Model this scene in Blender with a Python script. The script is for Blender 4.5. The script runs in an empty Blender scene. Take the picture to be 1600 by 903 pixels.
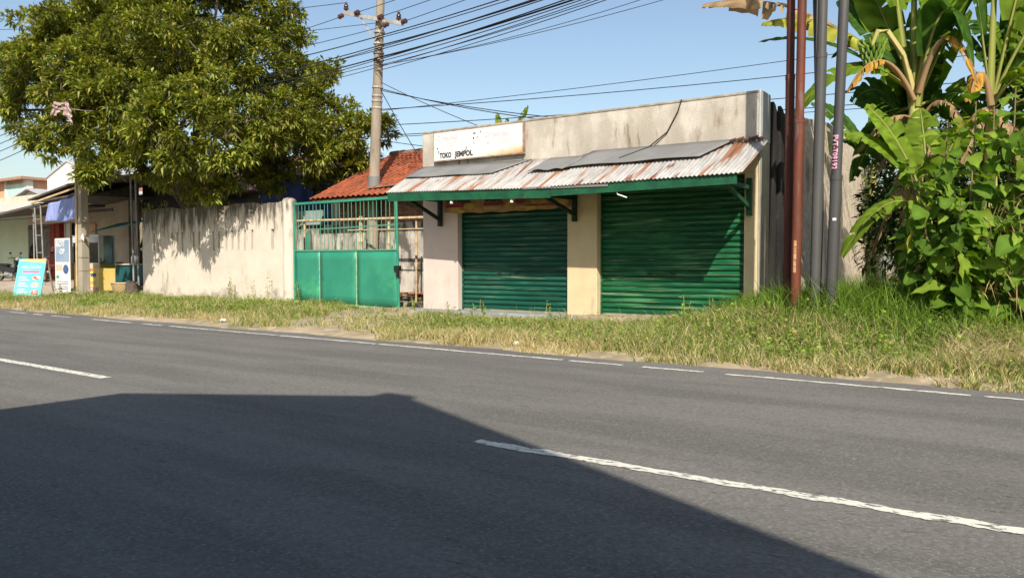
import bpy, bmesh, math, random
import numpy as np
from mathutils import Vector, Matrix, Euler

random.seed(7)
rng = np.random.default_rng(7)
S = bpy.context.scene
COL = S.collection
R = math.radians

# ------------------------------------------------------------------ camera
cd = bpy.data.cameras.new('camera'); cam = bpy.data.objects.new('camera', cd); COL.objects.link(cam)
cd.sensor_width = 36.0; cd.lens = 36.0 * 1200 / 1600
cd.clip_start = 0.05; cd.clip_end = 1500
cam.location = (0, 0, 1.15)
cam.rotation_euler = (R(90 - 1.885), 0, R(34.30))
S.camera = cam

# ------------------------------------------------------------------ sky, sun, exposure
SUN_EL, SUN_ROT = 39.1, 144.8          # degrees; rotation clockwise from +Y
w = bpy.data.worlds.new('World'); S.world = w; w.use_nodes = True
nt = w.node_tree; nt.nodes.clear()
sky = nt.nodes.new('ShaderNodeTexSky'); sky.sky_type = 'NISHITA'; sky.sun_disc = False
sky.sun_elevation = R(SUN_EL); sky.sun_rotation = R(SUN_ROT)
sky.air_density = 1.2; sky.dust_density = 1.5; sky.ozone_density = 1.0; sky.altitude = 20
bg = nt.nodes.new('ShaderNodeBackground'); bg.inputs['Strength'].default_value = 0.096
wo = nt.nodes.new('ShaderNodeOutputWorld')
nt.links.new(sky.outputs[0], bg.inputs[0]); nt.links.new(bg.outputs[0], wo.inputs[0])
sl = bpy.data.lights.new('sun', 'SUN'); sl.energy = 4.6; sl.angle = R(0.55); sl.color = (1.0, 0.92, 0.80)
sun = bpy.data.objects.new('sun', sl); COL.objects.link(sun)
sd = Vector((math.sin(R(SUN_ROT)) * math.cos(R(SUN_EL)), math.cos(R(SUN_ROT)) * math.cos(R(SUN_EL)), math.sin(R(SUN_EL))))
sun.rotation_euler = (-sd).to_track_quat('-Z', 'Y').to_euler(); sun.location = sd * 60
S.view_settings.view_transform = 'Standard'; S.view_settings.look = 'None'
S.view_settings.exposure = 0.68; S.view_settings.gamma = 1.0; S.view_settings.use_curve_mapping = False
S.cycles.max_bounces = 6; S.cycles.diffuse_bounces = 3; S.cycles.transparent_max_bounces = 8
S.cycles.use_denoising = True
S.cycles.sample_clamp_indirect = 6

# ------------------------------------------------------------------ materials
MATS = {}
def rgb(c): return (c[0], c[1], c[2], 1.0)
def M(name, c1, c2=None, scale=3.0, rough=0.8, bump=0.0, bscale=40.0, metal=0.0, stretch=(1, 1, 1),
      stain=None, stain2=None, coords='Object', spec=0.3, detail=5.0, lo=0.35, hi=0.65, randv=0.0):
    """stain = (colour, scale, (sx,sy,sz) stretch, low, high): a second shape of wear laid over the base"""
    if name in MATS: return MATS[name]
    m = bpy.data.materials.new(name); m.use_nodes = True; n = m.node_tree; L = n.links
    p = n.nodes['Principled BSDF']; p.inputs['Roughness'].default_value = rough
    p.inputs['Metallic'].default_value = metal; p.inputs['Specular IOR Level'].default_value = spec
    if c2 is None: c2 = tuple(v * 0.82 for v in c1)
    tc = n.nodes.new('ShaderNodeTexCoord')
    if coords == 'World':
        g = n.nodes.new('ShaderNodeNewGeometry'); src = g.outputs['Position']
    else: src = tc.outputs[coords]
    def noise(sc, st, det=detail):
        mp = n.nodes.new('ShaderNodeMapping'); mp.inputs['Scale'].default_value = st
        L.new(src, mp.inputs[0]); t = n.nodes.new('ShaderNodeTexNoise')
        t.inputs['Scale'].default_value = sc; t.inputs['Detail'].default_value = det; t.inputs['Roughness'].default_value = 0.6
        L.new(mp.outputs[0], t.inputs['Vector']); return t.outputs['Fac']
    def ramp(f, a, b):
        r = n.nodes.new('ShaderNodeMapRange'); r.inputs['From Min'].default_value = a; r.inputs['From Max'].default_value = b
        r.interpolation_type = 'SMOOTHSTEP'; L.new(f, r.inputs['Value']); return r.outputs[0]
    def mix(f, a, b):
        x = n.nodes.new('ShaderNodeMix'); x.data_type = 'RGBA'
        L.new(f, x.inputs[0])
        for s, v in ((6, a), (7, b)):
            if isinstance(v, tuple): x.inputs[s].default_value = rgb(v)
            else: L.new(v, x.inputs[s])
        return x.outputs[2]
    col = mix(ramp(noise(scale, stretch), lo, hi), c1, c2)
    for st in (stain, stain2):
        if st: col = mix(ramp(noise(st[1], st[2]), st[3], st[4]), col, st[0])
    if randv:
        oi = n.nodes.new('ShaderNodeObjectInfo'); hs = n.nodes.new('ShaderNodeHueSaturation')
        r = n.nodes.new('ShaderNodeMapRange'); r.inputs['To Min'].default_value = 1 - randv; r.inputs['To Max'].default_value = 1 + randv
        L.new(oi.outputs['Random'], r.inputs['Value']); L.new(r.outputs[0], hs.inputs['Value']); L.new(col, hs.inputs['Color']); col = hs.outputs[0]
    L.new(col, p.inputs['Base Color'])
    if bump:
        b = n.nodes.new('ShaderNodeBump'); b.inputs['Strength'].default_value = bump; b.inputs['Distance'].default_value = 0.02
        L.new(noise(bscale, (1, 1, 1), 6.0), b.inputs['Height']); L.new(b.outputs[0], p.inputs['Normal'])
    MATS[name] = m; return m

def M_leaf(name, trans=0.35, rough=0.45, spec=0.4):
    """colour comes per leaf from the 'Col' attribute; thin leaf lets light through"""
    if name in MATS: return MATS[name]
    m = bpy.data.materials.new(name); m.use_nodes = True; n = m.node_tree; L = n.links
    p = n.nodes['Principled BSDF']; p.inputs['Roughness'].default_value = rough; p.inputs['Specular IOR Level'].default_value = spec
    a = n.nodes.new('ShaderNodeAttribute'); a.attribute_name = 'Col'
    L.new(a.outputs['Color'], p.inputs['Base Color'])
    t = n.nodes.new('ShaderNodeBsdfTranslucent')
    hs = n.nodes.new('ShaderNodeHueSaturation'); hs.inputs['Saturation'].default_value = 1.1; hs.inputs['Value'].default_value = 1.5
    L.new(a.outputs['Color'], hs.inputs['Color']); L.new(hs.outputs[0], t.inputs['Color'])
    mx = n.nodes.new('ShaderNodeMixShader'); mx.inputs[0].default_value = trans
    L.new(p.outputs[0], mx.inputs[1]); L.new(t.outputs[0], mx.inputs[2])
    L.new(mx.outputs[0], n.nodes['Material Output'].inputs['Surface'])
    MATS[name] = m; return m

def M_glass(name, tint=(0.85, 0.92, 0.92)):
    m = bpy.data.materials.new(name); m.use_nodes = True; n = m.node_tree; L = n.links
    n.nodes.remove(n.nodes['Principled BSDF'])
    t = n.nodes.new('ShaderNodeBsdfTransparent'); t.inputs[0].default_value = rgb(tint)
    g = n.nodes.new('ShaderNodeBsdfGlossy'); g.inputs['Roughness'].default_value = 0.08
    f = n.nodes.new('ShaderNodeFresnel'); mx = n.nodes.new('ShaderNodeMixShader')
    L.new(f.outputs[0], mx.inputs[0]); L.new(t.outputs[0], mx.inputs[1]); L.new(g.outputs[0], mx.inputs[2])
    L.new(mx.outputs[0], n.nodes['Material Output'].inputs['Surface']); MATS[name] = m; return m

# ------------------------------------------------------------------ builders
def tag(o, label=None, cat=None, group=None, kind=None):
    if label: o['label'] = label
    if cat: o['category'] = cat
    if group: o['group'] = group
    if kind: o['kind'] = kind
    return o
def thing(name, loc, label, cat, group=None):
    o = bpy.data.objects.new(name, None); COL.objects.link(o); o.location = loc; o.empty_display_size = 0.2
    return tag(o, label, cat, group)
def root_of(o):
    p = Vector((0, 0, 0))
    while o is not None: p += o.location; o = o.parent
    return p
class MB:
    """collects shapes in world coordinates; build() links them as one mesh object relative to its parent"""
    def __init__(s): s.v = []; s.f = []
    def add(s, vs, fs):
        k = len(s.v); s.v += [tuple(map(float, q)) for q in vs]; s.f += [tuple(i + k for i in f) for f in fs]; return s
    def box(s, x0, x1, y0, y1, z0, z1):
        return s.add([(x0,y0,z0),(x1,y0,z0),(x1,y1,z0),(x0,y1,z0),(x0,y0,z1),(x1,y0,z1),(x1,y1,z1),(x0,y1,z1)],
                     [(0,3,2,1),(4,5,6,7),(0,1,5,4),(1,2,6,5),(2,3,7,6),(3,0,4,7)])
    def bar(s, a, b, wd, ht, up=(0, 0, 1)):
        a, b = Vector(a), Vector(b); d = (b - a).normalized(); u = Vector(up)
        if abs(d.dot(u)) > 0.98: u = Vector((0, 1, 0))
        r = d.cross(u).normalized(); u = r.cross(d).normalized()
        vs = []
        for p in (a, b):
            for i, j in ((-1,-1),(1,-1),(1,1),(-1,1)): vs.append(p + r * (i * wd / 2) + u * (j * ht / 2))
        return s.add(vs, [(0,1,2,3),(7,6,5,4),(0,4,5,1),(1,5,6,2),(2,6,7,3),(3,7,4,0)])
    def tube(s, pts, rad, n=8, cap=True):
        pts = [Vector(p) for p in pts]; m = len(pts)
        rads = rad if hasattr(rad, '__len__') else [rad] * m
        d0 = (pts[1] - pts[0]).normalized(); ref = Vector((0, 0, 1)) if abs(d0.z) < 0.9 else Vector((1, 0, 0))
        vs = []; 
        for i, p in enumerate(pts):
            d = ((pts[min(i + 1, m - 1)] - pts[max(i - 1, 0)])).normalized()
            r = d.cross(ref).normalized(); u = r.cross(d).normalized()
            for k in range(n):
                a = 2 * math.pi * k / n; vs.append(p + (r * math.cos(a) + u * math.sin(a)) * rads[i])
        fs = [(i*n + k, i*n + (k+1) % n, (i+1)*n + (k+1) % n, (i+1)*n + k) for i in range(m - 1) for k in range(n)]
        if cap: fs += [tuple(range(n))[::-1], tuple((m-1)*n + k for k in range(n))]
        return s.add(vs, fs)
    def cyl(s, a, b, r0, r1=None, n=12): return s.tube([a, b], [r0, r0 if r1 is None else r1], n)
    def prism(s, poly, axis, a, b):
        """poly of 2-D points; axis 'x','y' or 'z' is the extrusion axis"""
        def P3(q, t): return {'x': (t, q[0], q[1]), 'y': (q[0], t, q[1]), 'z': (q[0], q[1], t)}[axis]
        n = len(poly); vs = [P3(q, a) for q in poly] + [P3(q, b) for q in poly]
        return s.add(vs, [tuple(range(n)), tuple(range(2*n - 1, n - 1, -1))] + [(i, i + n, (i+1) % n + n, (i+1) % n) for i in range(n)])
    def lathe(s, c, prof, n=14):
        vs = []; m = len(prof)
        for r, z in prof:
            for k in range(n): a = 2*math.pi*k/n; vs.append((c[0] + r*math.cos(a), c[1] + r*math.sin(a), c[2] + z))
        fs = [(i*n + k, i*n + (k+1) % n, (i+1)*n + (k+1) % n, (i+1)*n + k) for i in range(m-1) for k in range(n)]
        return s.add(vs, fs + [tuple(range(n))[::-1], tuple((m-1)*n + k for k in range(n))])
    def ellipsoid(s, c, r, n=10, m=7):
        vs = []; fs = []
        for i in range(m + 1):
            t = math.pi * i / m
            for k in range(n):
                a = 2*math.pi*k/n; q = max(math.sin(t), 0.02)
                vs.append((c[0] + r[0]*q*math.cos(a), c[1] + r[1]*q*math.sin(a), c[2] - r[2]*math.cos(t)))
        for i in range(m):
            for k in range(n): fs.append((i*n+k, i*n+(k+1)%n, (i+1)*n+(k+1)%n, (i+1)*n+k))
        return s.add(vs, fs)
    def rot(s, c, rz):
        ca, sa = math.cos(rz), math.sin(rz)
        s.v = [(c[0]+(x-c[0])*ca-(y-c[1])*sa, c[1]+(x-c[0])*sa+(y-c[1])*ca, z) for x, y, z in s.v]; return s
    def xform(s, mat): s.v = [tuple(mat @ Vector(q)) for q in s.v]; return s
    def build(s, name, mat, parent=None, smooth=False, bevel=0.0, loc=None, recalc=True, local=False):
        me = bpy.data.meshes.new(name)
        off = Vector((0, 0, 0)) if local else root_of(parent) if parent is not None else Vector(loc or (0, 0, 0))
        me.from_pydata([(q[0]-off.x, q[1]-off.y, q[2]-off.z) for q in s.v], [], s.f)
        if recalc:
            b = bmesh.new(); b.from_mesh(me); bmesh.ops.recalc_face_normals(b, faces=b.faces); b.to_mesh(me); b.free()
        if smooth: me.polygons.foreach_set('use_smooth', [True] * len(me.polygons)); me.set_sharp_from_angle(angle=R(45))
        o = bpy.data.objects.new(name, me); COL.objects.link(o)
        if mat: me.materials.append(mat)
        if parent is not None: o.parent = parent
        elif loc: o.location = loc
        if bevel:
            md = o.modifiers.new('bevel', 'BEVEL'); md.width = bevel; md.segments = 2; md.limit_method = 'ANGLE'
        return o
def base_loc(s_or_v):
    v = np.array(s_or_v.v if isinstance(s_or_v, MB) else s_or_v)
    return (float(v[:, 0].mean()), float(v[:, 1].mean()), float(v[:, 2].min()))
def single(name, mb, mat, label, cat, group=None, **k):
    return tag(mb.build(name, mat, loc=base_loc(mb), **k), label, cat, group)
def np_mesh(name, V, T, mat, cols=None, parent=None, loc=None, smooth=False):
    """V (n,3) points, T (m,3) triangles, cols (n,3) per point"""
    V = np.asarray(V, np.float64); T = np.asarray(T, np.int32)
    off = root_of(parent) if parent is not None else Vector(loc or (0, 0, 0))
    me = bpy.data.meshes.new(name); n, m = len(V), len(T)
    me.vertices.add(n); me.vertices.foreach_set('co', (V - np.array(off)).astype(np.float32).ravel())
    me.loops.add(3 * m); me.loops.foreach_set('vertex_index', T.ravel())
    me.polygons.add(m); me.polygons.foreach_set('loop_start', np.arange(0, 3 * m, 3, dtype=np.int32))
    try: me.polygons.foreach_set('loop_total', np.full(m, 3, np.int32))
    except Exception: pass
    me.update(calc_edges=True); me.validate()
    me.polygons.foreach_set('use_smooth', np.full(m, bool(smooth)))
    if cols is not None:
        a = me.attributes.new('Col', 'FLOAT_COLOR', 'POINT')
        a.data.foreach_set('color', np.concatenate([np.asarray(cols, np.float32), np.ones((n, 1), np.float32)], 1).ravel())
    me.materials.append(mat); o = bpy.data.objects.new(name, me); COL.objects.link(o)
    if parent is not None: o.parent = parent
    elif loc: o.location = loc
    return o
def child_copy(o, parent, mat4):
    """another object on the same mesh, placed by a matrix relative to its parent"""
    c = o.copy(); COL.objects.link(c); c.parent = parent; c.matrix_local = mat4; return c
def text_mb(body, size, bold=0.0, extrude=0.002, shear=0.0, spacing=1.0):
    cu = bpy.data.curves.new('lettering', 'FONT'); cu.body = body; cu.size = size; cu.offset = bold; cu.extrude = extrude
    cu.shear = shear; cu.space_character = spacing; cu.resolution_u = 3
    o = bpy.data.objects.new('lettering', cu); COL.objects.link(o)
    dg = bpy.context.evaluated_depsgraph_get(); me = o.evaluated_get(dg).to_mesh()
    b = MB(); b.add([v.co[:] for v in me.vertices], [tuple(p.vertices) for p in me.polygons])
    o.to_mesh_clear(); bpy.data.objects.remove(o); bpy.data.curves.remove(cu); return b
def lettering(body, size, at, mat, parent, width=None, rotz=0.0, tilt=0.0, bold=0.0, name='lettering', **k):
    """flat print facing -Y, lower left corner at 'at'"""
    b = text_mb(body, size, bold, **k)
    if width:
        xs = [q[0] for q in b.v]; s = width / (max(xs) - min(xs)); x0 = min(xs); b.v = [((x-x0)*s, y, z) for x, y, z in b.v]
    m = Matrix.Translation(at) @ Matrix.Rotation(rotz, 4, 'Z') @ Matrix.Rotation(R(90) + tilt, 4, 'X')
    return b.xform(m).build(name, mat, parent, recalc=False)

# ------------------------------------------------------------------ lie of the land
def sm(t): t = np.clip(t, 0, 1); return t * t * (3 - 2 * t)
def line_y(x): return np.interp(x, [-160, -60, -40, -20.8, -14.1, -6.45, 0, 60], [14.0, 10.1, 9.2, 8.38, 8.13, 7.94, 7.76, 7.2])
def centre_y(x): return np.interp(x, [-160, -60, -40, -20.8, -10.2, -7.7, -3, 0, 60], [10.0, 6.0, 5.1, 4.4, 4.12, 4.06, 3.95, 3.93, 3.4])
def near_y(x): return centre_y(x) - (line_y(x) - centre_y(x)) - 0.35
def far_y(x): return line_y(x) + 0.42 + 0.06 * np.sin(np.asarray(x) * 1.7) + 0.04 * np.sin(np.asarray(x) * 4.9)
def g(x, y):
    x = np.asarray(x, float); y = np.asarray(y, float); t = y - far_y(x)
    z = -0.05 + 0.09 * sm((t + 0.15) / 0.7)
    z = z + 0.30 * sm((x + 5.6) / 2.4) * sm((y - 9.2) / 2.4)
    z = z + 0.34 * sm((y - 12.4) / 4.5) * sm((-26.9 - x) / 1.6)
    z = z + 0.015 * np.sin(x * 2.3 + y * 1.1) * np.sin(y * 2.9 - x) * (t > 0)
    return z
def gz(x, y): return float(g(x, y))

def soft(a, b, n): return np.linspace(a, b, n, endpoint=False)
gxs = np.concatenate([soft(-600, -70, 16), soft(-70, -32, 60), soft(-32, 8, 170), soft(8, 40, 24), np.linspace(40, 600, 14)])
gys = np.concatenate([soft(-600, -12, 12), soft(-12, 7, 20), soft(7, 20, 70), soft(20, 60, 22), np.linspace(60, 700, 12)])
GX, GY = np.meshgrid(gxs, gys); GZ = g(GX, GY)
nx, ny = len(gxs), len(gys); idx = np.arange(nx * ny).reshape(ny, nx)
q = np.stack([idx[:-1, :-1], idx[:-1, 1:], idx[1:, 1:], idx[1:, :-1]], -1).reshape(-1, 4)
m_soil = M('dry_soil', (0.34, 0.27, 0.18), (0.22, 0.18, 0.11), 1.2, 0.95, 0.5, 25, coords='World',
           stain=((0.42, 0.35, 0.25), 4.0, (1, 1, 1), 0.5, 0.7), stain2=((0.12, 0.14, 0.05), 0.7, (1, 1, 1), 0.56, 0.7))
tag(np_mesh('ground', np.stack([GX, GY, GZ], -1).reshape(-1, 3), np.concatenate([q[:, :3], q[:, [0, 2, 3]]]), m_soil, smooth=True), kind='structure')

# ------------------------------------------------------------------ road
def m_asphalt():
    m = M('asphalt', (0.146, 0.139, 0.127), (0.108, 0.103, 0.095), 1.1, 0.9, 0.25, 90, coords='World', stretch=(0.22, 1.3, 1), spec=0.15, lo=0.36, hi=0.64, detail=12.0,
          stain=((0.085, 0.081, 0.076), 14.0, (0.30, 1.2, 1), 0.60, 0.70), stain2=((0.205, 0.195, 0.178), 60, (0.7, 1, 1), 0.53, 0.68))
    # coarse aggregate: a second, finer grain multiplies the colour
    n = m.node_tree; L = n.links; pr = n.nodes['Principled BSDF']; src = pr.inputs['Base Color'].links[0].from_socket
    ge = n.nodes.new('ShaderNodeNewGeometry'); vo = n.nodes.new('ShaderNodeTexVoronoi'); vo.inputs['Scale'].default_value = 55; L.new(ge.outputs['Position'], vo.inputs['Vector'])
    r = n.nodes.new('ShaderNodeMapRange'); r.inputs['From Max'].default_value = 1.0; r.inputs['To Min'].default_value = 0.80; r.inputs['To Max'].default_value = 1.2; L.new(vo.outputs['Color'], r.inputs[0])
    x = n.nodes.new('ShaderNodeMix'); x.data_type = 'RGBA'; x.blend_type = 'MULTIPLY'; x.inputs[0].default_value = 1.0; L.new(src, x.inputs[6]); L.new(r.outputs[0], x.inputs[7]); L.new(x.outputs[2], pr.inputs['Base Color'])
    return m
xs = np.concatenate([soft(-160, -40, 30), soft(-40, 10, 100), np.linspace(10, 60, 12)])
A = np.stack([xs, near_y(xs), np.zeros_like(xs)], -1); B = np.stack([xs, far_y(xs), np.zeros_like(xs)], -1)
C0 = A.copy(); C0[:, 2] = -0.3; D0 = B.copy(); D0[:, 2] = -0.3
V = np.concatenate([A, B, C0, D0]); n = len(xs); T = []
for i in range(n - 1):
    for a, b in ((0, n), (n, 3*n), (2*n, 0)): T += [(a+i, a+i+1, b+i+1), (a+i, b+i+1, b+i)]
road = tag(np_mesh('road', V, T, m_asphalt()), kind='structure')
def m_paint():
    m = bpy.data.materials.new('worn_road_paint'); m.use_nodes = True; n = m.node_tree; L = n.links; p = n.nodes['Principled BSDF']
    p.inputs['Roughness'].default_value = 0.7
    ge = n.nodes.new('ShaderNodeNewGeometry'); mp = n.nodes.new('ShaderNodeMapping'); mp.inputs['Scale'].default_value = (0.9, 2.2, 1)
    t = n.nodes.new('ShaderNodeTexNoise'); t.inputs['Scale'].default_value = 12; t.inputs['Detail'].default_value = 8; t.inputs['Roughness'].default_value = 0.72
    r = n.nodes.new('ShaderNodeMapRange'); r.inputs['From Min'].default_value = 0.43; r.inputs['From Max'].default_value = 0.47
    x = n.nodes.new('ShaderNodeMix'); x.data_type = 'RGBA'; x.inputs[6].default_value = (0.135, 0.128, 0.118, 1); x.inputs[7].default_value = (0.60, 0.58, 0.50, 1)
    L.new(ge.outputs['Position'], mp.inputs[0]); L.new(mp.outputs[0], t.inputs['Vector']); L.new(t.outputs['Fac'], r.inputs[0]); L.new(r.outputs[0], x.inputs[0])
    L.new(x.outputs[2], p.inputs['Base Color']); MATS['worn_road_paint'] = m; return m
m_pt = m_paint()
def marking(name, x0, x1, yf, wd, ragged):
    k = max(8, int((x1 - x0) / 0.025)); X = np.linspace(x0, x1, k)
    j = lambda: ragged * np.interp(X, np.linspace(x0, x1, max(4, k // 5)), rng.random(max(4, k // 5)) - 0.5) + ragged * 0.4 * (rng.random(k) - 0.5)
    yc = yf(X); a = np.stack([X, yc - wd/2 + j(), np.full(k, 0.004)], -1); b = np.stack([X, yc + wd/2 + j(), np.full(k, 0.004)], -1)
    t = [(i, i+1, k+i+1) for i in range(k-1)] + [(i, k+i+1, k+i) for i in range(k-1)]
    return np_mesh(name, np.concatenate([a, b]), t, m_pt, parent=road)
marking('centre_dash', -12.9, -7.72, centre_y, 0.11, 0.012)
marking('centre_dash', -2.98, 2.2, centre_y, 0.10, 0.04)
marking('centre_dash', -22.9, -17.8, centre_y, 0.11, 0.012)
marking('centre_dash', -33, -28, centre_y, 0.11, 0.012)
xx = -60.0
while xx < 14:
    ln = random.choice([0.7, 1.3, 2.2, 3.1]); gap = random.choice([0.05, 0.1, 0.25])
    if xx < -15: ln, gap = random.choice([0.5, 0.9, 1.6]), random.choice([0.4, 1.0, 2.0])
    marking('edge_line', xx, xx + ln, line_y, 0.075, 0.03); xx += ln + gap
marking('edge_line', -60, 14, near_y_line := (lambda X: near_y(X) + 0.3), 0.1, 0.02)

# ------------------------------------------------------------------ the shop
XL, XR, YF = -11.52, -3.97, 13.30
TOP = 4.10
m_pink = M('pinkish_wall_paint', (0.55, 0.455, 0.405), (0.50, 0.41, 0.36), 2.0, 0.85, 0.15, 60, stain=((0.38, 0.30, 0.26), 3.0, (1, 1, 0.25), 0.60, 0.80))
m_cream = M('cream_wall_paint', (0.55, 0.45, 0.28), (0.50, 0.40, 0.24), 2.0, 0.85, 0.15, 60, stain=((0.38, 0.31, 0.20), 3.0, (1, 1, 0.25), 0.60, 0.80))
m_para = M('weathered_parapet_plaster', (0.41, 0.37, 0.315), (0.32, 0.285, 0.235), 1.6, 0.92, 0.35, 30, stretch=(1, 1, 0.5),
           stain=((0.48, 0.445, 0.385), 2.2, (1, 1, 0.6), 0.46, 0.66), stain2=((0.19, 0.145, 0.10), 3.4, (1.3, 1, 0.30), 0.56, 0.70))
m_paratop = M('parapet_mossy_top', (0.20, 0.17, 0.13), (0.33, 0.29, 0.23), 5, 0.95, 0.5, 30)
m_conc = M('grey_concrete', (0.34, 0.33, 0.30), (0.24, 0.23, 0.21), 2.5, 0.92, 0.4, 40)
m_plinthb = M('blue_grey_plinth', (0.26, 0.28, 0.29), (0.18, 0.19, 0.19), 3, 0.9, 0.3, 40, stain=((0.38, 0.33, 0.25), 3, (1, 1, 1), 0.58, 0.7))
m_plinthr = M('worn_tan_plinth', (0.38, 0.31, 0.22), (0.26, 0.21, 0.15), 3, 0.9, 0.4, 40)
m_dark = M('dark_interior', (0.03, 0.03, 0.03), None, 3, 0.9)
m_rgrey = M('blue_grey_return', (0.40, 0.42, 0.42), (0.33, 0.35, 0.35), 2.5, 0.9, 0.2, 50, stain=((0.26, 0.25, 0.23), 3, (1, 1, 0.4), 0.58, 0.72))  # side face of the pier, coloured greyer than the cream front
m_black = M('black_stained_plaster', (0.014, 0.013, 0.013), (0.030, 0.027, 0.025), 2.2, 0.95, 0.7, 22, stretch=(1, 1, 0.35), stain=((0.15, 0.135, 0.115), 4, (1, 1, 0.6), 0.64, 0.74))
m_rough = M('rough_unpainted_plaster', (0.52, 0.45, 0.35), (0.36, 0.30, 0.225), 9, 0.97, 0.8, 22, stain=((0.20, 0.17, 0.135), 1.1, (1, 1, 0.5), 0.60, 0.75))
m_brk = M('blackish_green_bracket', (0.008, 0.030, 0.018), (0.015, 0.022, 0.014), 6, 0.7)
m_green = M('dark_green_paint', (0.009, 0.085, 0.036), (0.006, 0.055, 0.026), 4, 0.55, 0.1, 40, stain=((0.06, 0.09, 0.05), 6, (1, 1, 1), 0.62, 0.75))

shop = thing('shop_building', (-7.7, YF, 0.0), 'single-storey shop with cream pillars, weathered parapet and two closed green shutters', 'shop')
def p(mb, name, mat, par=shop, **k): return mb.build(name, mat, par, **k)
DP = 0.20                                    # depth of the shutter recess
p(MB().box(XL, -10.52, YF, YF + 0.35, 0.0, 2.72), 'pillar', m_pink, bevel=0.012)
p(MB().box(-7.74, -7.07, YF, YF + 0.35, 0.0, 2.72), 'pillar', m_cream, bevel=0.012)
p(MB().box(-4.20, XR, YF, YF + 0.35, 0.0, 2.72), 'pillar', m_cream, bevel=0.012)
p(MB().box(XL, XR - 0.002, YF + 0.003, YF + 0.35, 2.72, 3.22), 'lintel', m_cream)
# parapet: front face broken into a grid so that the plaster can be uneven and its top edge chipped
def uneven_wall(x0, x1, yf, thick, z0, topf, nxs=70, nzs=8, amp=0.006, seed=1):
    r = np.random.default_rng(seed); b = MB(); X = np.linspace(x0, x1, nxs)
    top = topf(X) + 0.012 * (r.random(nxs) - 0.5)
    F = []; 
    for i in range(nxs):
        for k in range(nzs):
            z = z0 + (top[i] - z0) * k / (nzs - 1); F.append((X[i], yf + (amp * 0.25 * (r.random() - 0.5) if 0 < k < nzs - 1 else 0), z))
    K = len(F); F += [(X[i], yf + thick, z0) for i in range(nxs)] + [(X[i], yf + thick, top[i] + 0.006 * (r.random() - 0.5)) for i in range(nxs)]
    f = []
    for i in range(nxs - 1):
        for k in range(nzs - 1): a = i*nzs + k; f.append((a, a+nzs, a+nzs+1, a+1))
        t0, t1 = i*nzs + nzs - 1, (i+1)*nzs + nzs - 1
        f += [(t0, t1, K+nxs+i+1, K+nxs+i), (K+i, K+nxs+i, K+nxs+i+1, K+i+1), (i*nzs, K+i, K+i+1, (i+1)*nzs)]
    f += [tuple(range(nzs)) + (K+nxs, K), tuple((nxs-1)*nzs + k for k in range(nzs))[::-1] + (K+nxs-1, K+2*nxs-1)]
    return b.add(F, f)
p(uneven_wall(XL, XR, YF + 0.001, 0.16, 3.22, lambda X: np.full_like(X, TOP - 0.03)), 'parapet', m_para)
p(MB().box(XL - 0.004, XR + 0.004, YF - 0.012, YF + 0.175, TOP - 0.035, TOP + 0.012), 'coping', m_paratop, bevel=0.012)
# right-hand return: blue-grey strip, black stained pier with two ribs, then the long rough wall
p(MB().box(XR, XR + 0.035, YF + 0.012, YF + 0.60, 3.26, TOP + 0.03), 'return_pier', m_rgrey, bevel=0.012)
p(MB().box(XR, XR + 0.028, YF + 0.008, YF + 0.60, 0.0, 3.258), 'return_pier', M('warm_grey_return', (0.36, 0.33, 0.27), (0.29, 0.27, 0.22), 2.5, 0.9, 0.2, 50), bevel=0.012)
ret = MB()
zs = np.linspace(0, 4.06, 22); ys_ = np.linspace(YF + 0.60, YF + 1.62, 9); rr = np.random.default_rng(5)
ret.box(XR - 0.15, XR + 0.02, YF + 0.60, YF + 1.62, 0, 3.93)
for yc, wd in ((YF + 0.72, 0.18), (YF + 1.20, 0.24)):
    ret.prism([(yc - wd/2, 0), (yc + wd/2, 0), (yc + wd/2, 3.9), (yc + wd*0.1, 3.98), (yc - wd/2, 4.02)], 'x', XR + 0.02, XR + 0.085)
p(ret, 'stained_pier', m_black, bevel=0.01)
sw = MB(); ny_, nz_ = 46, 16; Yw = np.linspace(YF + 1.62, 26.5, ny_); Tw = np.interp(Yw, [YF + 1.6, 15.6, 18.1, 21.2, 26.5], [3.96, 4.04, 4.30, 4.45, 3.2])
F = [(XR + 0.02 + 0.012 * math.sin(i * 0.8) * math.sin(k * 0.9 + i * 0.3) + 0.006 * (rr.random() - 0.5), Yw[i], Tw[i] * k / (nz_ - 1) + (0.03 * (rr.random() - .5) if k == nz_ - 1 else 0)) for i in range(ny_) for k in range(nz_)]
F += [(XR - 0.16, Yw[i], 0) for i in range(ny_)] + [(XR - 0.16, Yw[i], Tw[i]) for i in range(ny_)]; K = ny_ * nz_
f_ = [(i*nz_+k, i*nz_+k+1, (i+1)*nz_+k+1, (i+1)*nz_+k) for i in range(ny_-1) for k in range(nz_-1)]
f_ += [(i*nz_+nz_-1, K+ny_+i, K+ny_+i+1, (i+1)*nz_+nz_-1) for i in range(ny_-1)] + [(K+i, K+i+1, K+ny_+i+1, K+ny_+i) for i in range(ny_-1)]
p(sw.add(F, f_), 'side_wall', m_rough, smooth=True)
p(MB().box(XL, XL + 0.15, YF + 0.352, 24.0, 0, 3.9), 'side_wall', m_para)
p(MB().box(XL + 0.152, XR - 0.17, YF + 0.18, 24.0, 3.60, 3.72), 'roof_slab', m_conc)
p(MB().box(XL + 0.152, XR - 0.17, YF + 1.2, YF + 1.3, 0, 3.6), 'inner_wall', m_dark)
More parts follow.
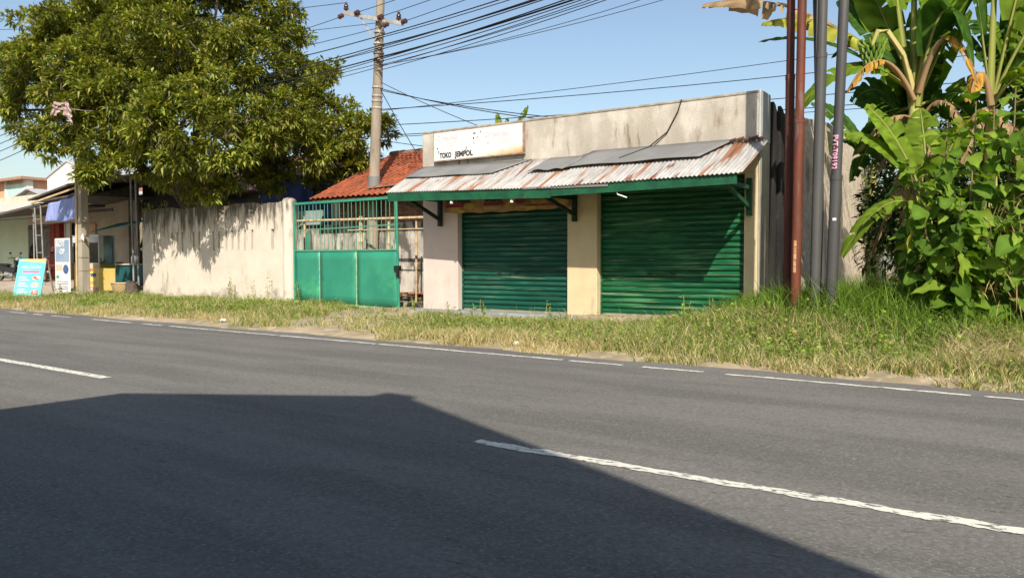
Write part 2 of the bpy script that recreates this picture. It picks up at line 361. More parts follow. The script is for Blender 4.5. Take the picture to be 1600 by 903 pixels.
# plinth
p(MB().box(XL - 0.05, -7.25, YF - 0.42, YF + 0.5, -0.1, 0.135), 'plinth', m_plinthb, bevel=0.015)
p(MB().box(-7.25, XR - 0.02, YF - 0.46, YF + 0.5, -0.1, 0.155), 'plinth', m_plinthr, bevel=0.02)
tag(MB().box(XL - 0.3, -5.0, YF - 1.0, YF - 0.40, -0.15, gz(-8, 12.5) + 0.03).build('step_slab', m_plinthr, shop, bevel=0.03), None)

# roller shutters: every slat is its own curved strip
m_sh1 = M('bluish_green_shutter_enamel', (0.006, 0.070, 0.045), (0.004, 0.048, 0.031), 1.5, 0.5, 0.05, 30, coords='World', stretch=(0.4, 1, 3), spec=0.25,
          stain=((0.03, 0.125, 0.085), 2.0, (0.5, 1, 5), 0.52, 0.72), stain2=((0.15, 0.19, 0.12), 1.6, (0.5, 1, 22), 0.57, 0.72))
m_sh2 = M('leaf_green_shutter_enamel', (0.006, 0.090, 0.034), (0.004, 0.060, 0.024), 1.5, 0.5, 0.05, 30, coords='World', stretch=(0.4, 1, 3), spec=0.25,
          stain=((0.04, 0.18, 0.07), 2.0, (0.5, 1, 5), 0.50, 0.70), stain2=((0.20, 0.27, 0.14), 1.6, (0.5, 1, 22), 0.56, 0.71))
m_rub = M('slat_groove_dust', (0.26, 0.25, 0.17), (0.14, 0.16, 0.10), 5, 0.9)
m_blk = M('black_metal', (0.015, 0.015, 0.015), None, 3, 0.5)
def shutter(x0, x1, z0, z1, mat, worn):
    y = YF + DP; sh = p(MB().box(x0, x1, y + 0.012, y + 0.03, z0, z1), 'shutter', mat)
    pitch = 0.105; n_ = int((z1 - z0) / pitch) + 1
    prof = [(0.010, 0.0), (-0.004, 0.008), (-0.016, 0.024), (-0.022, 0.047), (-0.019, 0.070), (-0.008, 0.088), (0.010, 0.096)]
    b = MB(); nb = 15; rr = np.random.default_rng(int(-x0 * 10))
    me0 = []
    for k in range(n_):
        zz = z0 + 0.02 + k * pitch
        if zz + 0.096 > z1 + 0.06: break
        b = MB(); dz = 0.004 * (rr.random() - 0.5); V_ = []
        for i in range(nb):
            xq = x0 + 0.01 + (x1 - x0 - 0.02) * i / (nb - 1); wob = 0.006 * math.sin(i * 0.9 + k) * rr.random() if worn else 0.002 * (rr.random() - 0.5)
            V_ += [(xq, y + a + wob, min(zz + c + dz, z1)) for a, c in prof]
        m_ = len(prof)
        b.add(V_, [(i*m_ + j, (i+1)*m_ + j, (i+1)*m_ + j + 1, i*m_ + j + 1) for i in range(nb-1) for j in range(m_-1)])
        b.build('slat', mat, sh, smooth=True)
    p(MB().box(x0, x0 + 0.035, y - 0.05, y - 0.028, z0, z1), 'guide_rail', mat); p(MB().box(x1 - 0.035, x1, y - 0.05, y - 0.028, z0, z1), 'guide_rail', mat)
    zz = z0 + 0.02 + 7 * pitch + 0.048
    for t in (0.36, 0.52): 
        xq = x0 + (x1 - x0) * t; MB().box(xq - 0.05, xq + 0.05, y - 0.030, y - 0.014, zz - 0.018, zz + 0.018).build('lock_slot', m_blk, sh)
    MB().box(x0 + 0.035, x1 - 0.035, y - 0.024, y + 0.01, z0 - 0.002, z0 + 0.03).build('bottom_bar', m_rub, sh)
    return sh
shutter(-10.52, -7.74, 0.137, 2.72, m_sh1, False)
shutter(-7.07, -4.20, 0.157, 2.72, m_sh2, True)

# awning: corrugated sheets on rafters, grey flashing sheets over their upper half, fascia board and brackets
def m_zinc():
    m = M('rusty_corrugated_zinc', (0.40, 0.39, 0.37), (0.28, 0.27, 0.255), 2.5, 0.6, 0.0, coords='World', stretch=(6, 0.8, 0.8), metal=0.15, spec=0.4,
          stain=((0.25, 0.115, 0.06), 1.3, (2.6, 0.20, 0.20), 0.535, 0.62), stain2=((0.15, 0.06, 0.035), 1.9, (2.8, 0.3, 0.3), 0.60, 0.68))
    return m
m_zn = m_zinc(); m_flash = M('grey_flashing_sheet', (0.19, 0.19, 0.187), (0.155, 0.155, 0.152), 1.5, 0.7, 0.1, 12, metal=0.1)
aw = thing('shop_awning', (-7.7, YF - 0.7, 2.5), 'rusty corrugated zinc awning with green fascia over the shutters', 'awning')
def low(x):
    """front edge of the awning: (y, z)"""
    return (float(np.interp(x, [-11.6, -3.8], [12.15, 11.91])), float(np.interp(x, [-11.6, -7.35, -7.30, -3.8], [2.67, 2.53, 2.55, 2.555])))
def high(x): return (YF - 0.01, float(np.interp(x, [-11.6, -7.35, -7.30, -3.8], [3.30, 3.24, 3.27, 3.235])))
xa = -11.58; sheet = 0
while xa < -3.83:
    xb = min(xa + 0.80, -3.81); b = MB(); k = int((xb - xa + 0.03) / 0.0127) + 1; V_ = []; dz = 0.004 * (sheet % 2) + 0.004 * random.random(); dy = 0.05 * (random.random() - 0.6)
    for i in range(k):
        x = xa + (xb - xa + 0.03) * i / (k - 1); c = 0.011 * math.cos(2 * math.pi * x / 0.076) + dz
        (y0, z0), (y1, z1) = low(x), high(x)
        for t in (-0.03, 0.25, 0.5, 0.75, 1.0):
            sag = -0.012 * math.sin(math.pi * max(t, 0)) * (1 + 0.5 * math.sin(sheet * 2.1))
            V_.append((x, y0 + (y1 - y0) * t + dy * (t < 0), z0 + (z1 - z0) * t + c + sag + 0.02))
    b.add(V_, [(i*5+j, (i+1)*5+j, (i+1)*5+j+1, i*5+j+1) for i in range(k-1) for j in range(4)])
    o = b.build('corrugated_sheet', m_zn, aw, smooth=True); md = o.modifiers.new('thick', 'SOLIDIFY'); md.thickness = 0.003
    xa += 0.79; sheet += 1
def slope(x, t, up):
    (y0, z0), (y1, z1) = low(x), high(x); return (x, y0 + (y1 - y0) * t, z0 + (z1 - z0) * t + 0.04 + up)
def flashing(xl0, xl1, xh0, xh1, t0, t1=1.0, up=0.0, curl=0.03, nn=18):
    b = MB(); V_ = []
    for i in range(nn):
        s = i / (nn - 1)
        for j in range(4):
            q = j / 3; x = (xl0 + (xl1 - xl0) * s) * (1 - q) + (xh0 + (xh1 - xh0) * s) * q
            V_.append(slope(x, t0 + (t1 - t0) * q, up + curl * (0.5 + 0.28 * math.sin(i * 0.7 + xl0)) * (1 - q) + 0.008))
    b.add(V_, [(i*4+j, (i+1)*4+j, (i+1)*4+j+1, i*4+j+1) for i in range(nn-1) for j in range(3)])
    o = b.build('flashing_sheet', m_flash, aw, smooth=True); o.modifiers.new('thick', 'SOLIDIFY').thickness = 0.006
flashing(-11.55, -9.15, -11.5, -8.55, 0.50, 0.97)
flashing(-8.25, -7.45, -8.05, -7.15, 0.46, 0.92, 0.02, 0.05)
flashing(-7.45, -4.75, -7.15, -4.35, 0.48, 1.0, 0.03)
# broken tiles and scraps lying at the right top corner
b = MB()
for i in range(5):
    x = -4.42 + 0.12 * i; a = slope(x, 0.93 + 0.03 * (i % 2), 0.03); b.tube([a, (a[0] + 0.11, a[1] - 0.02, a[2] + 0.02)], 0.035, 6)
b.build('ridge_scrap', M('rusty_scrap', (0.12, 0.06, 0.045), (0.06, 0.04, 0.035), 5, 0.85), aw)
def fascia(x0, x1, drop):
    (y0, z0), (y1, z1) = low(x0), low(x1); b = MB()
    b.add([(x0, y0-0.015, z0-drop), (x1, y1-0.015, z1-drop), (x1, y1-0.015, z1+0.005), (x0, y0-0.015, z0+0.005),
           (x0, y0+0.015, z0-drop), (x1, y1+0.015, z1-drop), (x1, y1+0.015, z1+0.005), (x0, y0+0.015, z0+0.005)],
          [(0,1,2,3),(7,6,5,4),(0,4,5,1),(1,5,6,2),(2,6,7,3),(3,7,4,0)])
    return b.build('fascia_board', m_green, aw)
fascia(-11.5, -7.34, 0.185); fascia(-7.33, -3.88, 0.16)
b = MB(); (y0, z0), (y1, z1) = low(-8.0), low(-6.2); b.bar((-7.95, y0 - 0.03, z0 + 0.0), (-6.15, y1 - 0.03, z1 - 0.045), 0.012, 0.04); b.build('loose_batten', m_flash, aw)
for xr in (-11.2, -10.3, -9.3, -8.3, -7.4, -6.4, -5.4, -4.3):
    (y0, z0), (y1, z1) = low(xr), high(xr); MB().bar((xr, y0 + 0.02, z0 - 0.045), (xr, y1, z1 - 0.045), 0.05, 0.08).build('rafter', m_brk, aw)
for xb_, s in ((-10.98, 0), (-7.55, 0), (-4.10, 0)):
    y0, z0 = low(xb_); b = MB()
    b.box(xb_ - 0.045, xb_ + 0.045, YF - 0.085, YF - 0.003, 1.98, 2.62)
    b.bar((xb_, y0 + 0.03, z0 - 0.12), (xb_, YF - 0.04, 2.02 + 0.10), 0.055, 0.075)
    b.bar((xb_, y0 + 0.03, z0 - 0.10), (xb_, YF - 0.04, z0 - 0.10), 0.055, 0.075)
    b.build('bracket', m_green if xb_ > -5 else m_brk, aw, bevel=0.006)
# loose black wire draped from the parapet onto the awning
b = MB(); b.tube([(-5.35, YF - 0.02, TOP + 0.01), (-5.42, YF - 0.02, 3.9), (-5.62, YF - 0.03, 3.55), slope(-5.95, 0.96, 0.045), slope(-6.35, 0.62, 0.05)], 0.012, 6)
single('hanging_wire', b, m_blk, 'short black wire hanging over the parapet onto the awning flashing', 'wire')

# shop sign
m_signw = M('faded_white_sign_face', (0.78, 0.77, 0.75), (0.74, 0.73, 0.71), 3, 0.6, stain=((0.68, 0.66, 0.66), 6, (1, 1, 3), 0.62, 0.7))
def m_sign_rust():
    m = M('rust_streaked_sign_edge', (0.78, 0.72, 0.66), (0.55, 0.30, 0.13), 5.0, 0.7, stretch=(1, 1, 0.6), lo=0.42, hi=0.62, stain=((0.36, 0.15, 0.05), 7, (1, 1, 0.5), 0.60, 0.7)); return m
SX0, SX1, SZ0, SZ1, SY = -11.10, -8.74, 3.425, 4.03, YF - 0.10
sg = thing('shop_sign', (-9.92, SY, 3.40), 'faded white shop signboard lettered TOKO JEMPOL with a rusty corner', 'sign')
def panel_with_stain():
    m = bpy.data.materials.new('sign_face_with_rust_corner'); m.use_nodes = True; n = m.node_tree; L = n.links; pr = n.nodes['Principled BSDF']; pr.inputs['Roughness'].default_value = 0.6
    tc = n.nodes.new('ShaderNodeTexCoord'); sp = n.nodes.new('ShaderNodeSeparateXYZ'); L.new(tc.outputs['Object'], sp.inputs[0])
    nz = n.nodes.new('ShaderNodeTexNoise'); nz.inputs['Scale'].default_value = 5; nz.inputs['Detail'].default_value = 6; L.new(tc.outputs['Object'], nz.inputs['Vector'])
    # rust line follows x*0.16 - z plus noise: a wedge growing towards the lower right corner
    a = n.nodes.new('ShaderNodeMath'); a.operation = 'MULTIPLY_ADD'; a.inputs[1].default_value = 0.17; a.inputs[2].default_value = -0.02; L.new(sp.outputs['X'], a.inputs[0])
    b_ = n.nodes.new('ShaderNodeMath'); b_.operation = 'SUBTRACT'; L.new(a.outputs[0], b_.inputs[0]); L.new(sp.outputs['Z'], b_.inputs[1])
    c = n.nodes.new('ShaderNodeMath'); c.operation = 'MULTIPLY_ADD'; c.inputs[1].default_value = 0.16; L.new(nz.outputs['Fac'], c.inputs[0]); L.new(b_.outputs[0], c.inputs[2])
    r = n.nodes.new('ShaderNodeValToRGB'); e = r.color_ramp.elements
    e[0].position = 0.0; e[0].color = (0.56, 0.55, 0.53, 1); e[1].position = 0.26; e[1].color = (0.33, 0.12, 0.035, 1)
    x = e.new(0.06); x.color = (0.55, 0.49, 0.41, 1); x = e.new(0.15); x.color = (0.53, 0.32, 0.16, 1)
    L.new(c.outputs[0], r.inputs[0]); L.new(r.outputs[0], pr.inputs['Base Color']); return m
MB().box(SX0, SX1, SY, SY + 0.05, SZ0, SZ1).build('sign_panel', panel_with_stain(), sg)
fr = MB()
fr.box(SX0 - 0.02, SX1 + 0.02, SY + 0.006, SY + 0.07, SZ0 - 0.022, SZ0 - 0.001); fr.box(SX0 - 0.02, SX1 + 0.02, SY + 0.006, SY + 0.07, SZ1 + 0.001, SZ1 + 0.018)
fr.box(SX1 + 0.001, SX1 + 0.022, SY - 0.01, SY + 0.07, SZ0 - 0.022, SZ1 + 0.018); fr.box(SX0 - 0.02, SX0 - 0.001, SY - 0.002, SY + 0.07, SZ0 - 0.022, SZ1 + 0.018)
fr.build('sign_frame', M('rusty_sign_frame', (0.20, 0.12, 0.08), (0.34, 0.27, 0.22), 6, 0.8), sg)
st = MB()
for x in (SX0 + 0.3, SX1 - 0.3): st.box(x - 0.02, x + 0.02, SY + 0.0505, YF + 0.01, 3.5, 3.54); st.box(x - 0.02, x + 0.02, SY + 0.0505, YF + 0.01, 3.9, 3.94)
st.build('sign_stay', m_blk, sg)
m_ink = M('faded_black_ink', (0.02, 0.02, 0.024), (0.035, 0.035, 0.04), 30, 0.8); m_pk = M('bleached_pink_print', (0.54, 0.42, 0.48), (0.55, 0.50, 0.52), 14, 0.8)
m_gh = M('bleached_grey_print', (0.46, 0.45, 0.47), (0.54, 0.53, 0.52), 14, 0.8)
yT = SY - 0.003
lettering('TOKO', 0.155, (SX0 + 0.16, yT, SZ0 + 0.05), m_ink, sg, width=0.33, bold=0.007, extrude=0.001)
lettering('JEMPOL', 0.155, (SX0 + 0.58, yT, SZ0 + 0.05), m_ink, sg, width=0.50, bold=0.007, extrude=0.001)
lettering('Crteolas', 0.14, (SX0 + 0.07, yT, SZ0 + 0.44), m_pk, sg, width=0.58, extrude=0.001, bold=0.003)
lettering('Orteolas', 0.16, (SX0 + 1.38, yT, SZ0 + 0.40), m_pk, sg, width=0.62, extrude=0.001, bold=0.004)
for x, z, wd in ((0.36, 0.37, 0.26), (0.36, 0.33, 0.24), (0.36, 0.29, 0.2), (1.78, 0.33, 0.32), (1.78, 0.29, 0.3), (1.78, 0.25, 0.24)):
    MB().box(SX0 + x, SX0 + x + wd, yT, yT + 0.002, SZ0 + z, SZ0 + z + 0.014).build('ghost_print', m_gh, sg)
def flake(x, z, w_, h_):
    r_ = random.Random(int(x * 1000)); n_ = 7
    MB().prism([(SX0 + x + w_ * math.cos(6.283 * i / n_) * r_.uniform(0.5, 1), SZ0 + z + h_ * math.sin(6.283 * i / n_) * r_.uniform(0.5, 1)) for i in range(n_)], 'y', yT, yT + 0.002).build('peeled_patch', m_ink, sg)
for a in ((1.12, 0.51, 0.05, 0.02), (1.10, 0.41, 0.02, 0.04), (1.20, 0.42, 0.015, 0.02), (1.11, 0.30, 0.012, 0.03), (1.29, 0.53, 0.012, 0.03), (0.10, 0.26, 0.03, 0.02), (0.13, 0.19, 0.02, 0.03), (0.18, 0.22, 0.012, 0.012),
          (0.88, 0.17, 0.03, 0.015), (0.90, 0.22, 0.012, 0.05), (1.48, 0.27, 0.02, 0.01), (1.56, 0.28, 0.012, 0.008)): flake(*a)

# banner hanging over the first shutter
m_ban = M('faded_ochre_banner', (0.30, 0.19, 0.07), (0.20, 0.11, 0.05), 2.5, 0.7, stain=((0.40, 0.28, 0.06), 2.2, (1, 1, 2), 0.5, 0.66))
bn = thing('food_banner', (-9.3, YF - 0.05, 2.26), 'faded ochre and red food banner hung above the bluish green shutter', 'banner')
BX0, BX1 = -10.86, -7.66; b = MB(); nb_ = 40; V_ = []
for i in range(nb_):
    s = i / (nb_ - 1); x = BX0 + (BX1 - BX0) * s; lowz = 2.27 - 0.03 * math.sin(math.pi * s) + 0.012 * math.sin(i * 0.9)
    for j in range(4): V_.append((x, YF - 0.045 - 0.012 * math.sin(i * 0.55 + j * 0.8), lowz + (2.66 - lowz) * j / 3))
b.add(V_, [(i*4+j, (i+1)*4+j, (i+1)*4+j+1, i*4+j+1) for i in range(nb_-1) for j in range(3)])
o = b.build('banner_cloth', m_ban, bn, smooth=True); o.modifiers.new('thick', 'SOLIDIFY').thickness = 0.004
m_bred = M('banner_red', (0.24, 0.025, 0.025), (0.16, 0.02, 0.02), 4, 0.7); m_byel = M('banner_yellow', (0.42, 0.30, 0.05), None, 4, 0.7); m_bwhite = M('banner_cream_print', (0.50, 0.40, 0.30), None, 4, 0.7)
yB = YF - 0.065
lettering('PALITHAN', 0.15, (BX0 + 0.10, yB, 2.47), m_ink, bn, width=0.62, bold=0.006); lettering('BAKAR', 0.14, (BX0 + 1.13, yB, 2.47), m_ink, bn, width=0.45, bold=0.006)
MB().box(BX0 + 0.06, BX0 + 0.56, yB, yB + 0.004, 2.375, 2.445).build('red_strip', m_bred, bn)
MB().box(BX0 + 1.10, BX0 + 1.60, yB, yB + 0.004, 2.385, 2.445).build('red_strip', m_bred, bn)
MB().prism([(BX0 + 2.02 + 0.17 * math.cos(t_), 2.52 + 0.13 * math.sin(t_)) for t_ in np.linspace(0, 6.28, 18, endpoint=False)], 'y', yB, yB + 0.004).build('red_roundel', m_bred, bn)
MB().box(BX0 + 2.2, BX0 + 2.95, yB, yB + 0.004, 2.33, 2.36).build('red_strip', m_bred, bn)
MB().prism([(BX0 + 0.72 + 0.17 * math.cos(t_), 2.39 + 0.065 * math.sin(t_)) for t_ in np.linspace(0, 6.28, 16, endpoint=False)], 'y', yB, yB + 0.003).build('dish_print', m_byel, bn)
for k in range(3): MB().box(BX0 + 1.12, BX0 + 1.55 - 0.05 * k, yB, yB + 0.003, 2.35 - 0.025 * k, 2.36 - 0.025 * k).build('print_line', m_bwhite, bn)
MB().add([(BX0 + 1.62, yB, 2.33), (BX0 + 1.74, yB, 2.33), (BX0 + 2.08, yB - 0.002, 2.62), (BX0 + 1.92, yB - 0.002, 2.62)], [(0, 1, 2, 3)]).build('brush_stroke', m_byel, bn)
# two bare lamp holders under the fascia
m_white = M('dull_white_plastic', (0.75, 0.74, 0.70), None, 5, 0.5)
for xq, zq in ((-9.75, 2.47), (-8.25, 2.44)):
    y0, z0 = low(xq); t_ = thing('lamp_holder', (xq, y0 + 0.04, z0 - 0.26), 'small white lamp holder under the awning above the banner', 'lamp', 'lamp holders under the awning')
    MB().cyl((xq, y0 + 0.04, z0 - 0.02), (xq, y0 + 0.04, z0 - 0.2), 0.008, n=6).build('cord', m_blk, t_)
    MB().lathe((xq, y0 + 0.04, z0 - 0.26), [(0.02, 0), (0.035, 0.015), (0.03, 0.05), (0.018, 0.08)], 10).build('socket', m_white, t_, smooth=True)
y0, z0 = low(-6.0); b = MB(); b.tube([(-6.0, y0 + 0.02, z0 - 0.15), (-5.98, y0 + 0.02, z0 - 0.21), (-5.82, y0 + 0.05, z0 - 0.27)], 0.012, 6)
single('wire_stub', b, m_white, 'pale bent cable end sticking out below the green fascia', 'wire')

# ------------------------------------------------------------------ plaster yard wall with slots
m_wall = M('mossy_white_plaster', (0.74, 0.67, 0.58), (0.66, 0.58, 0.48), 1.4, 0.93, 0.35, 30, coords='World',
           stain=((0.50, 0.44, 0.36), 1.8, (1, 1, 0.7), 0.58, 0.74))
def m_wall_moss():
    """white plaster whose damp upper and lower edges carry dark mould running down in streaks"""
    m = bpy.data.materials.new('mouldy_white_plaster'); m.use_nodes = True; n = m.node_tree; L = n.links; pr = n.nodes['Principled BSDF']; pr.inputs['Roughness'].default_value = 0.93
    ge = n.nodes.new('ShaderNodeNewGeometry'); sp = n.nodes.new('ShaderNodeSeparateXYZ'); L.new(ge.outputs['Position'], sp.inputs[0])
    def nz(sc, st):
        mp = n.nodes.new('ShaderNodeMapping'); mp.inputs['Scale'].default_value = st; L.new(ge.outputs['Position'], mp.inputs[0])
        t = n.nodes.new('ShaderNodeTexNoise'); t.inputs['Scale'].default_value = sc; t.inputs['Detail'].default_value = 7; t.inputs['Roughness'].default_value = 0.65; L.new(mp.outputs[0], t.inputs['Vector']); return t.outputs['Fac']
    def mr(f, a, b, c=0.0, d=1.0):
        r = n.nodes.new('ShaderNodeMapRange'); r.inputs['From Min'].default_value = a; r.inputs['From Max'].default_value = b; r.inputs['To Min'].default_value = c; r.inputs['To Max'].default_value = d; L.new(f, r.inputs[0]); return r.outputs[0]
    def ma(op, a, b):
        x = n.nodes.new('ShaderNodeMath'); x.operation = op
        for i, v in enumerate((a, b)):
            if isinstance(v, (int, float)): x.inputs[i].default_value = v
            else: L.new(v, x.inputs[i])
        return x.outputs[0]
    def mix(f, a, b):
        x = n.nodes.new('ShaderNodeMix'); x.data_type = 'RGBA'; L.new(f, x.inputs[0])
        for s, v in ((6, a), (7, b)):
            if isinstance(v, tuple): x.inputs[s].default_value = rgb(v)
            else: L.new(v, x.inputs[s])
        return x.outputs[2]
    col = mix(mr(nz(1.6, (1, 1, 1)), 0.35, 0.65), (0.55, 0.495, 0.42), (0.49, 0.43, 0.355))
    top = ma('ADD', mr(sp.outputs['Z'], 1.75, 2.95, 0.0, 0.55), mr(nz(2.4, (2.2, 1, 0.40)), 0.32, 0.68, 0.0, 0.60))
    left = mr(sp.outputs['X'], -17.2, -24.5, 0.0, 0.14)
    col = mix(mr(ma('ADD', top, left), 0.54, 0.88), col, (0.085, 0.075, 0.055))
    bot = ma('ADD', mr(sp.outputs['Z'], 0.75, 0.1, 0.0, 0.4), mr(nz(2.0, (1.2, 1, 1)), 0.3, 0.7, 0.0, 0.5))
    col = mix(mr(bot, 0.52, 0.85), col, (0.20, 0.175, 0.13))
    L.new(col, pr.inputs['Base Color'])
    bm_ = n.nodes.new('ShaderNodeBump'); bm_.inputs['Strength'].default_value = 0.4; bm_.inputs['Distance'].default_value = 0.02; L.new(nz(26, (1, 1, 1)), bm_.inputs['Height']); L.new(bm_.outputs[0], pr.inputs['Normal'])
    return m
m_moss = m_wall_moss()
WY = 14.6; WX0, WX1 = -25.25, -17.55
pw = thing('plaster_wall', (-21.4, WY, 0), 'white plaster yard wall with dark mould and narrow vertical slots beside the green gate', 'wall')
topw = lambda X: np.interp(X, [-25.3, -24, -21.5, -19.7, -18.1, -17.9], [3.0, 2.97, 2.95, 2.95, 2.93, 2.95]) + 0.025 * np.sin(X * 3.1) + 0.015 * np.sin(X * 7.7)
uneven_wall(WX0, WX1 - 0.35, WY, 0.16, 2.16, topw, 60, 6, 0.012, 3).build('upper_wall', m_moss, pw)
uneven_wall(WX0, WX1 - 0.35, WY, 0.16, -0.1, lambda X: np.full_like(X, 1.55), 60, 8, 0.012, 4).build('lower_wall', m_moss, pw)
slots = [-24.55, -24.30, -23.5, -23.2, -22.92, -22.3, -22.0, -21.25, -20.98, -20.6, -20.3, -20.0, -19.7, -19.35, -18.42]
ed = WX0
for s_ in slots:
    hw = 0.065 if s_ > -18.6 else 0.05
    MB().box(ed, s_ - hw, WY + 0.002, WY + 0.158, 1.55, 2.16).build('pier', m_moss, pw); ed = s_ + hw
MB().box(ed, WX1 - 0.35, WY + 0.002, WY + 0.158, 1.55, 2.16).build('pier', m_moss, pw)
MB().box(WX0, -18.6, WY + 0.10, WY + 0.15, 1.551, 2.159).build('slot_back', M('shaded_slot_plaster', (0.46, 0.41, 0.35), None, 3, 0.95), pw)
ep = MB(); zs = np.linspace(-0.1, 2.93, 12); pts = []
ep.tube([(WX1 - 0.17 + 0.008 * math.sin(z * 4), WY + 0.06, z) for z in zs] + [(WX1 - 0.17, WY + 0.06, 3.0), (WX1 - 0.17, WY + 0.06, 3.04)], [0.205 + 0.008 * math.sin(z * 7) for z in zs] + [0.17, 0.08], 14)
ep.build('end_post', m_moss, pw, smooth=True)

# ------------------------------------------------------------------ sheet-metal gate
m_gate = M('emerald_gate_paint', (0.028, 0.215, 0.132), (0.02, 0.18, 0.115), 1.2, 0.45, 0.04, 6, coords='World', spec=0.45, stain=((0.008, 0.14, 0.13), 1.8, (1.4, 1, 0.5), 0.60, 0.78), stain2=((0.05, 0.30, 0.14), 1.1, (1, 1, 1), 0.58, 0.75))
m_gateb = M('weathered_green_bar_paint', (0.05, 0.22, 0.14), (0.10, 0.22, 0.15), 6, 0.6)
m_worn = M('pale_worn_weld', (0.32, 0.45, 0.25), (0.15, 0.33, 0.17), 10, 0.8)
gt = thing('sheet_metal_gate', (-15.2, 14.25, 0.05), 'emerald green gate with solid lower panels and upright bars between plaster wall and shop', 'gate')
GY_ = 14.25; gx0, gx1 = -17.02, -13.16
def gb(t): return 0.10 - 0.10 * t        # lower edge drops to the right
pn = [gx0, -16.02, -14.62, gx1]
for a, c in zip(pn[:-1], pn[1:]):
    b = MB(); V_ = []; nn, mm = 9, 7
    for i in range(nn):
        for k in range(mm):
            x = a + 0.015 + (c - a - 0.03) * i / (nn - 1); zb = gb((x - gx0) / (gx1 - gx0)) + 0.02
            bul = 0.014 * math.sin(math.pi * i / (nn - 1)) * math.sin(math.pi * k / (mm - 1)) * math.sin(i * 1.9 + k * 1.3 + a)
            if c == gx1 and i in (2, 3) and k in (1, 2, 3): bul += 0.02
            V_.append((x, GY_ + bul, zb + (1.485 - zb) * k / (mm - 1)))
    b.add(V_, [(i*mm+k, (i+1)*mm+k, (i+1)*mm+k+1, i*mm+k+1) for i in range(nn-1) for k in range(mm-1)])
    b.build('sheet_panel', m_gate, gt, smooth=True).modifiers.new('thick', 'SOLIDIFY').thickness = 0.004
for x in pn[1:-1]: MB().box(x - 0.016, x + 0.016, GY_ - 0.008, GY_ + 0.012, gb(0.5), 1.49).build('panel_seam', m_worn, gt)
MB().bar((gx0, GY_, 1.505), (gx1, GY_, 1.495), 0.045, 0.04).build('middle_rail', m_gateb, gt)
MB().bar((gx0, GY_, 2.06), (gx1, GY_, 2.13), 0.03, 0.03).build('upper_rail', m_gateb, gt)
MB().bar((gx0, GY_, gb(0) + 0.005), (gx1, GY_, gb(1) + 0.005), 0.045, 0.05).build('bottom_rail', m_worn, gt)
MB().bar((gx0 - 0.02, GY_, 2.80), (gx1 - 0.02, GY_, 2.80), 0.06, 0.06).build('top_rail', m_gate, gt)
MB().cyl((gx0 - 0.02, GY_, 0.02), (gx0 - 0.02, GY_, 2.80), 0.03, n=10).build('frame_post', m_gate, gt, smooth=True)
MB().cyl((gx1 + 0.02, GY_, 0.02), (gx1 - 0.06, GY_, 2.82), 0.035, n=10).build('frame_post', m_gate, gt, smooth=True)
b0 = MB().cyl((0, 0, 0), (0, 0, 1.28), 0.009, n=6).build('bar', m_gateb, gt, local=True); b0.location = (gx0 + 0.15 + 15.2, 0, 1.50 - 0.05)
for i in range(1, 25):
    c = b0.copy(); COL.objects.link(c); c.parent = gt; c.location = (gx0 + 0.15 + 0.15 * i + 15.2, 0.002 * math.sin(i * 3), 1.45); c.rotation_euler = (0, 0.012 * math.sin(i * 2.1) - 0.01, 0)
MB().box(gx1 - 0.10, gx1 + 0.07, GY_ - 0.06, GY_ + 0.04, 0.98, 1.10).build('latch', m_blk, gt); MB().box(gx1 - 0.02, gx1 + 0.06, GY_ - 0.07, GY_ - 0.03, 0.82, 0.96).build('padlock', m_blk, gt)
for x in (-15.9, -13.4): MB().cyl((x, GY_ - 0.02, gb(0.7) - 0.01), (x, GY_ + 0.02, gb(0.7) - 0.01), 0.05, n=10).build('wheel', m_blk, gt)
# overhead track that carries on behind the awning
single('gate_track', MB().bar((gx1 + 0.0, GY_ + 0.11, 2.84), (-11.48, GY_ + 0.11, 2.84), 0.05, 0.05), m_gateb, 'thin green overhead rail between gate and shop wall', 'rail')

# ------------------------------------------------------------------ yard behind the gate
m_brick = M('soot_stained_brick', (0.33, 0.17, 0.10), (0.22, 0.11, 0.07), 9, 0.95, 0.4, 60, coords='World', randv=0.35, stain=((0.13, 0.10, 0.08), 1.6, (1, 1, 1), 0.55, 0.7))
m_mortar = M('old_mortar', (0.40, 0.34, 0.27), (0.28, 0.23, 0.18), 4, 0.95, 0.4, 50)
m_ywall = M('mould_and_shadow_plaster', (0.50, 0.46, 0.40), (0.30, 0.27, 0.235), 1.6, 0.95, 0.35, 30, coords='World', stain=((0.10, 0.09, 0.075), 2.4, (1.6, 1, 0.6), 0.46, 0.60))  # heavy dark stain stands for mould and dappled tree shadow together
th = thing('tiled_house', (-15, 17, 0), 'small house with orange clay pantiles and exposed brick above a mouldy plaster wall', 'house')
HX0, HX1, HY = -18.4, -11.7, 17.0
MB().box(-21.0, HX1, HY, HY + 0.18, -0.1, 2.38).build('wall', m_ywall, th)
MB().box(HX0 + 0.2, HX1, HY + 0.02, HY + 0.18, 2.38, 3.42).build('upper_wall', m_mortar, th)
bk = MB().box(-0.108, 0.108, 0, 0.06, -0.026, 0.026).build('brick', m_brick, th, bevel=0.006, local=True)
cnt = 0; rb = random.Random(4)
for c_ in range(13):
    x = HX0 + 0.32 + (0.115 if c_ % 2 else 0)
    while x < -13.2 and cnt < 290:
        o = bk if cnt == 0 else bk.copy()
        if cnt: COL.objects.link(o); o.parent = th
        o.location = (x + 15, HY - 17 - 0.004 + rb.uniform(-0.008, 0.006), 2.415 + 0.065 * c_); o.rotation_euler = (0, rb.uniform(-0.02, 0.02), 0)
        cnt += 1; x += 0.23
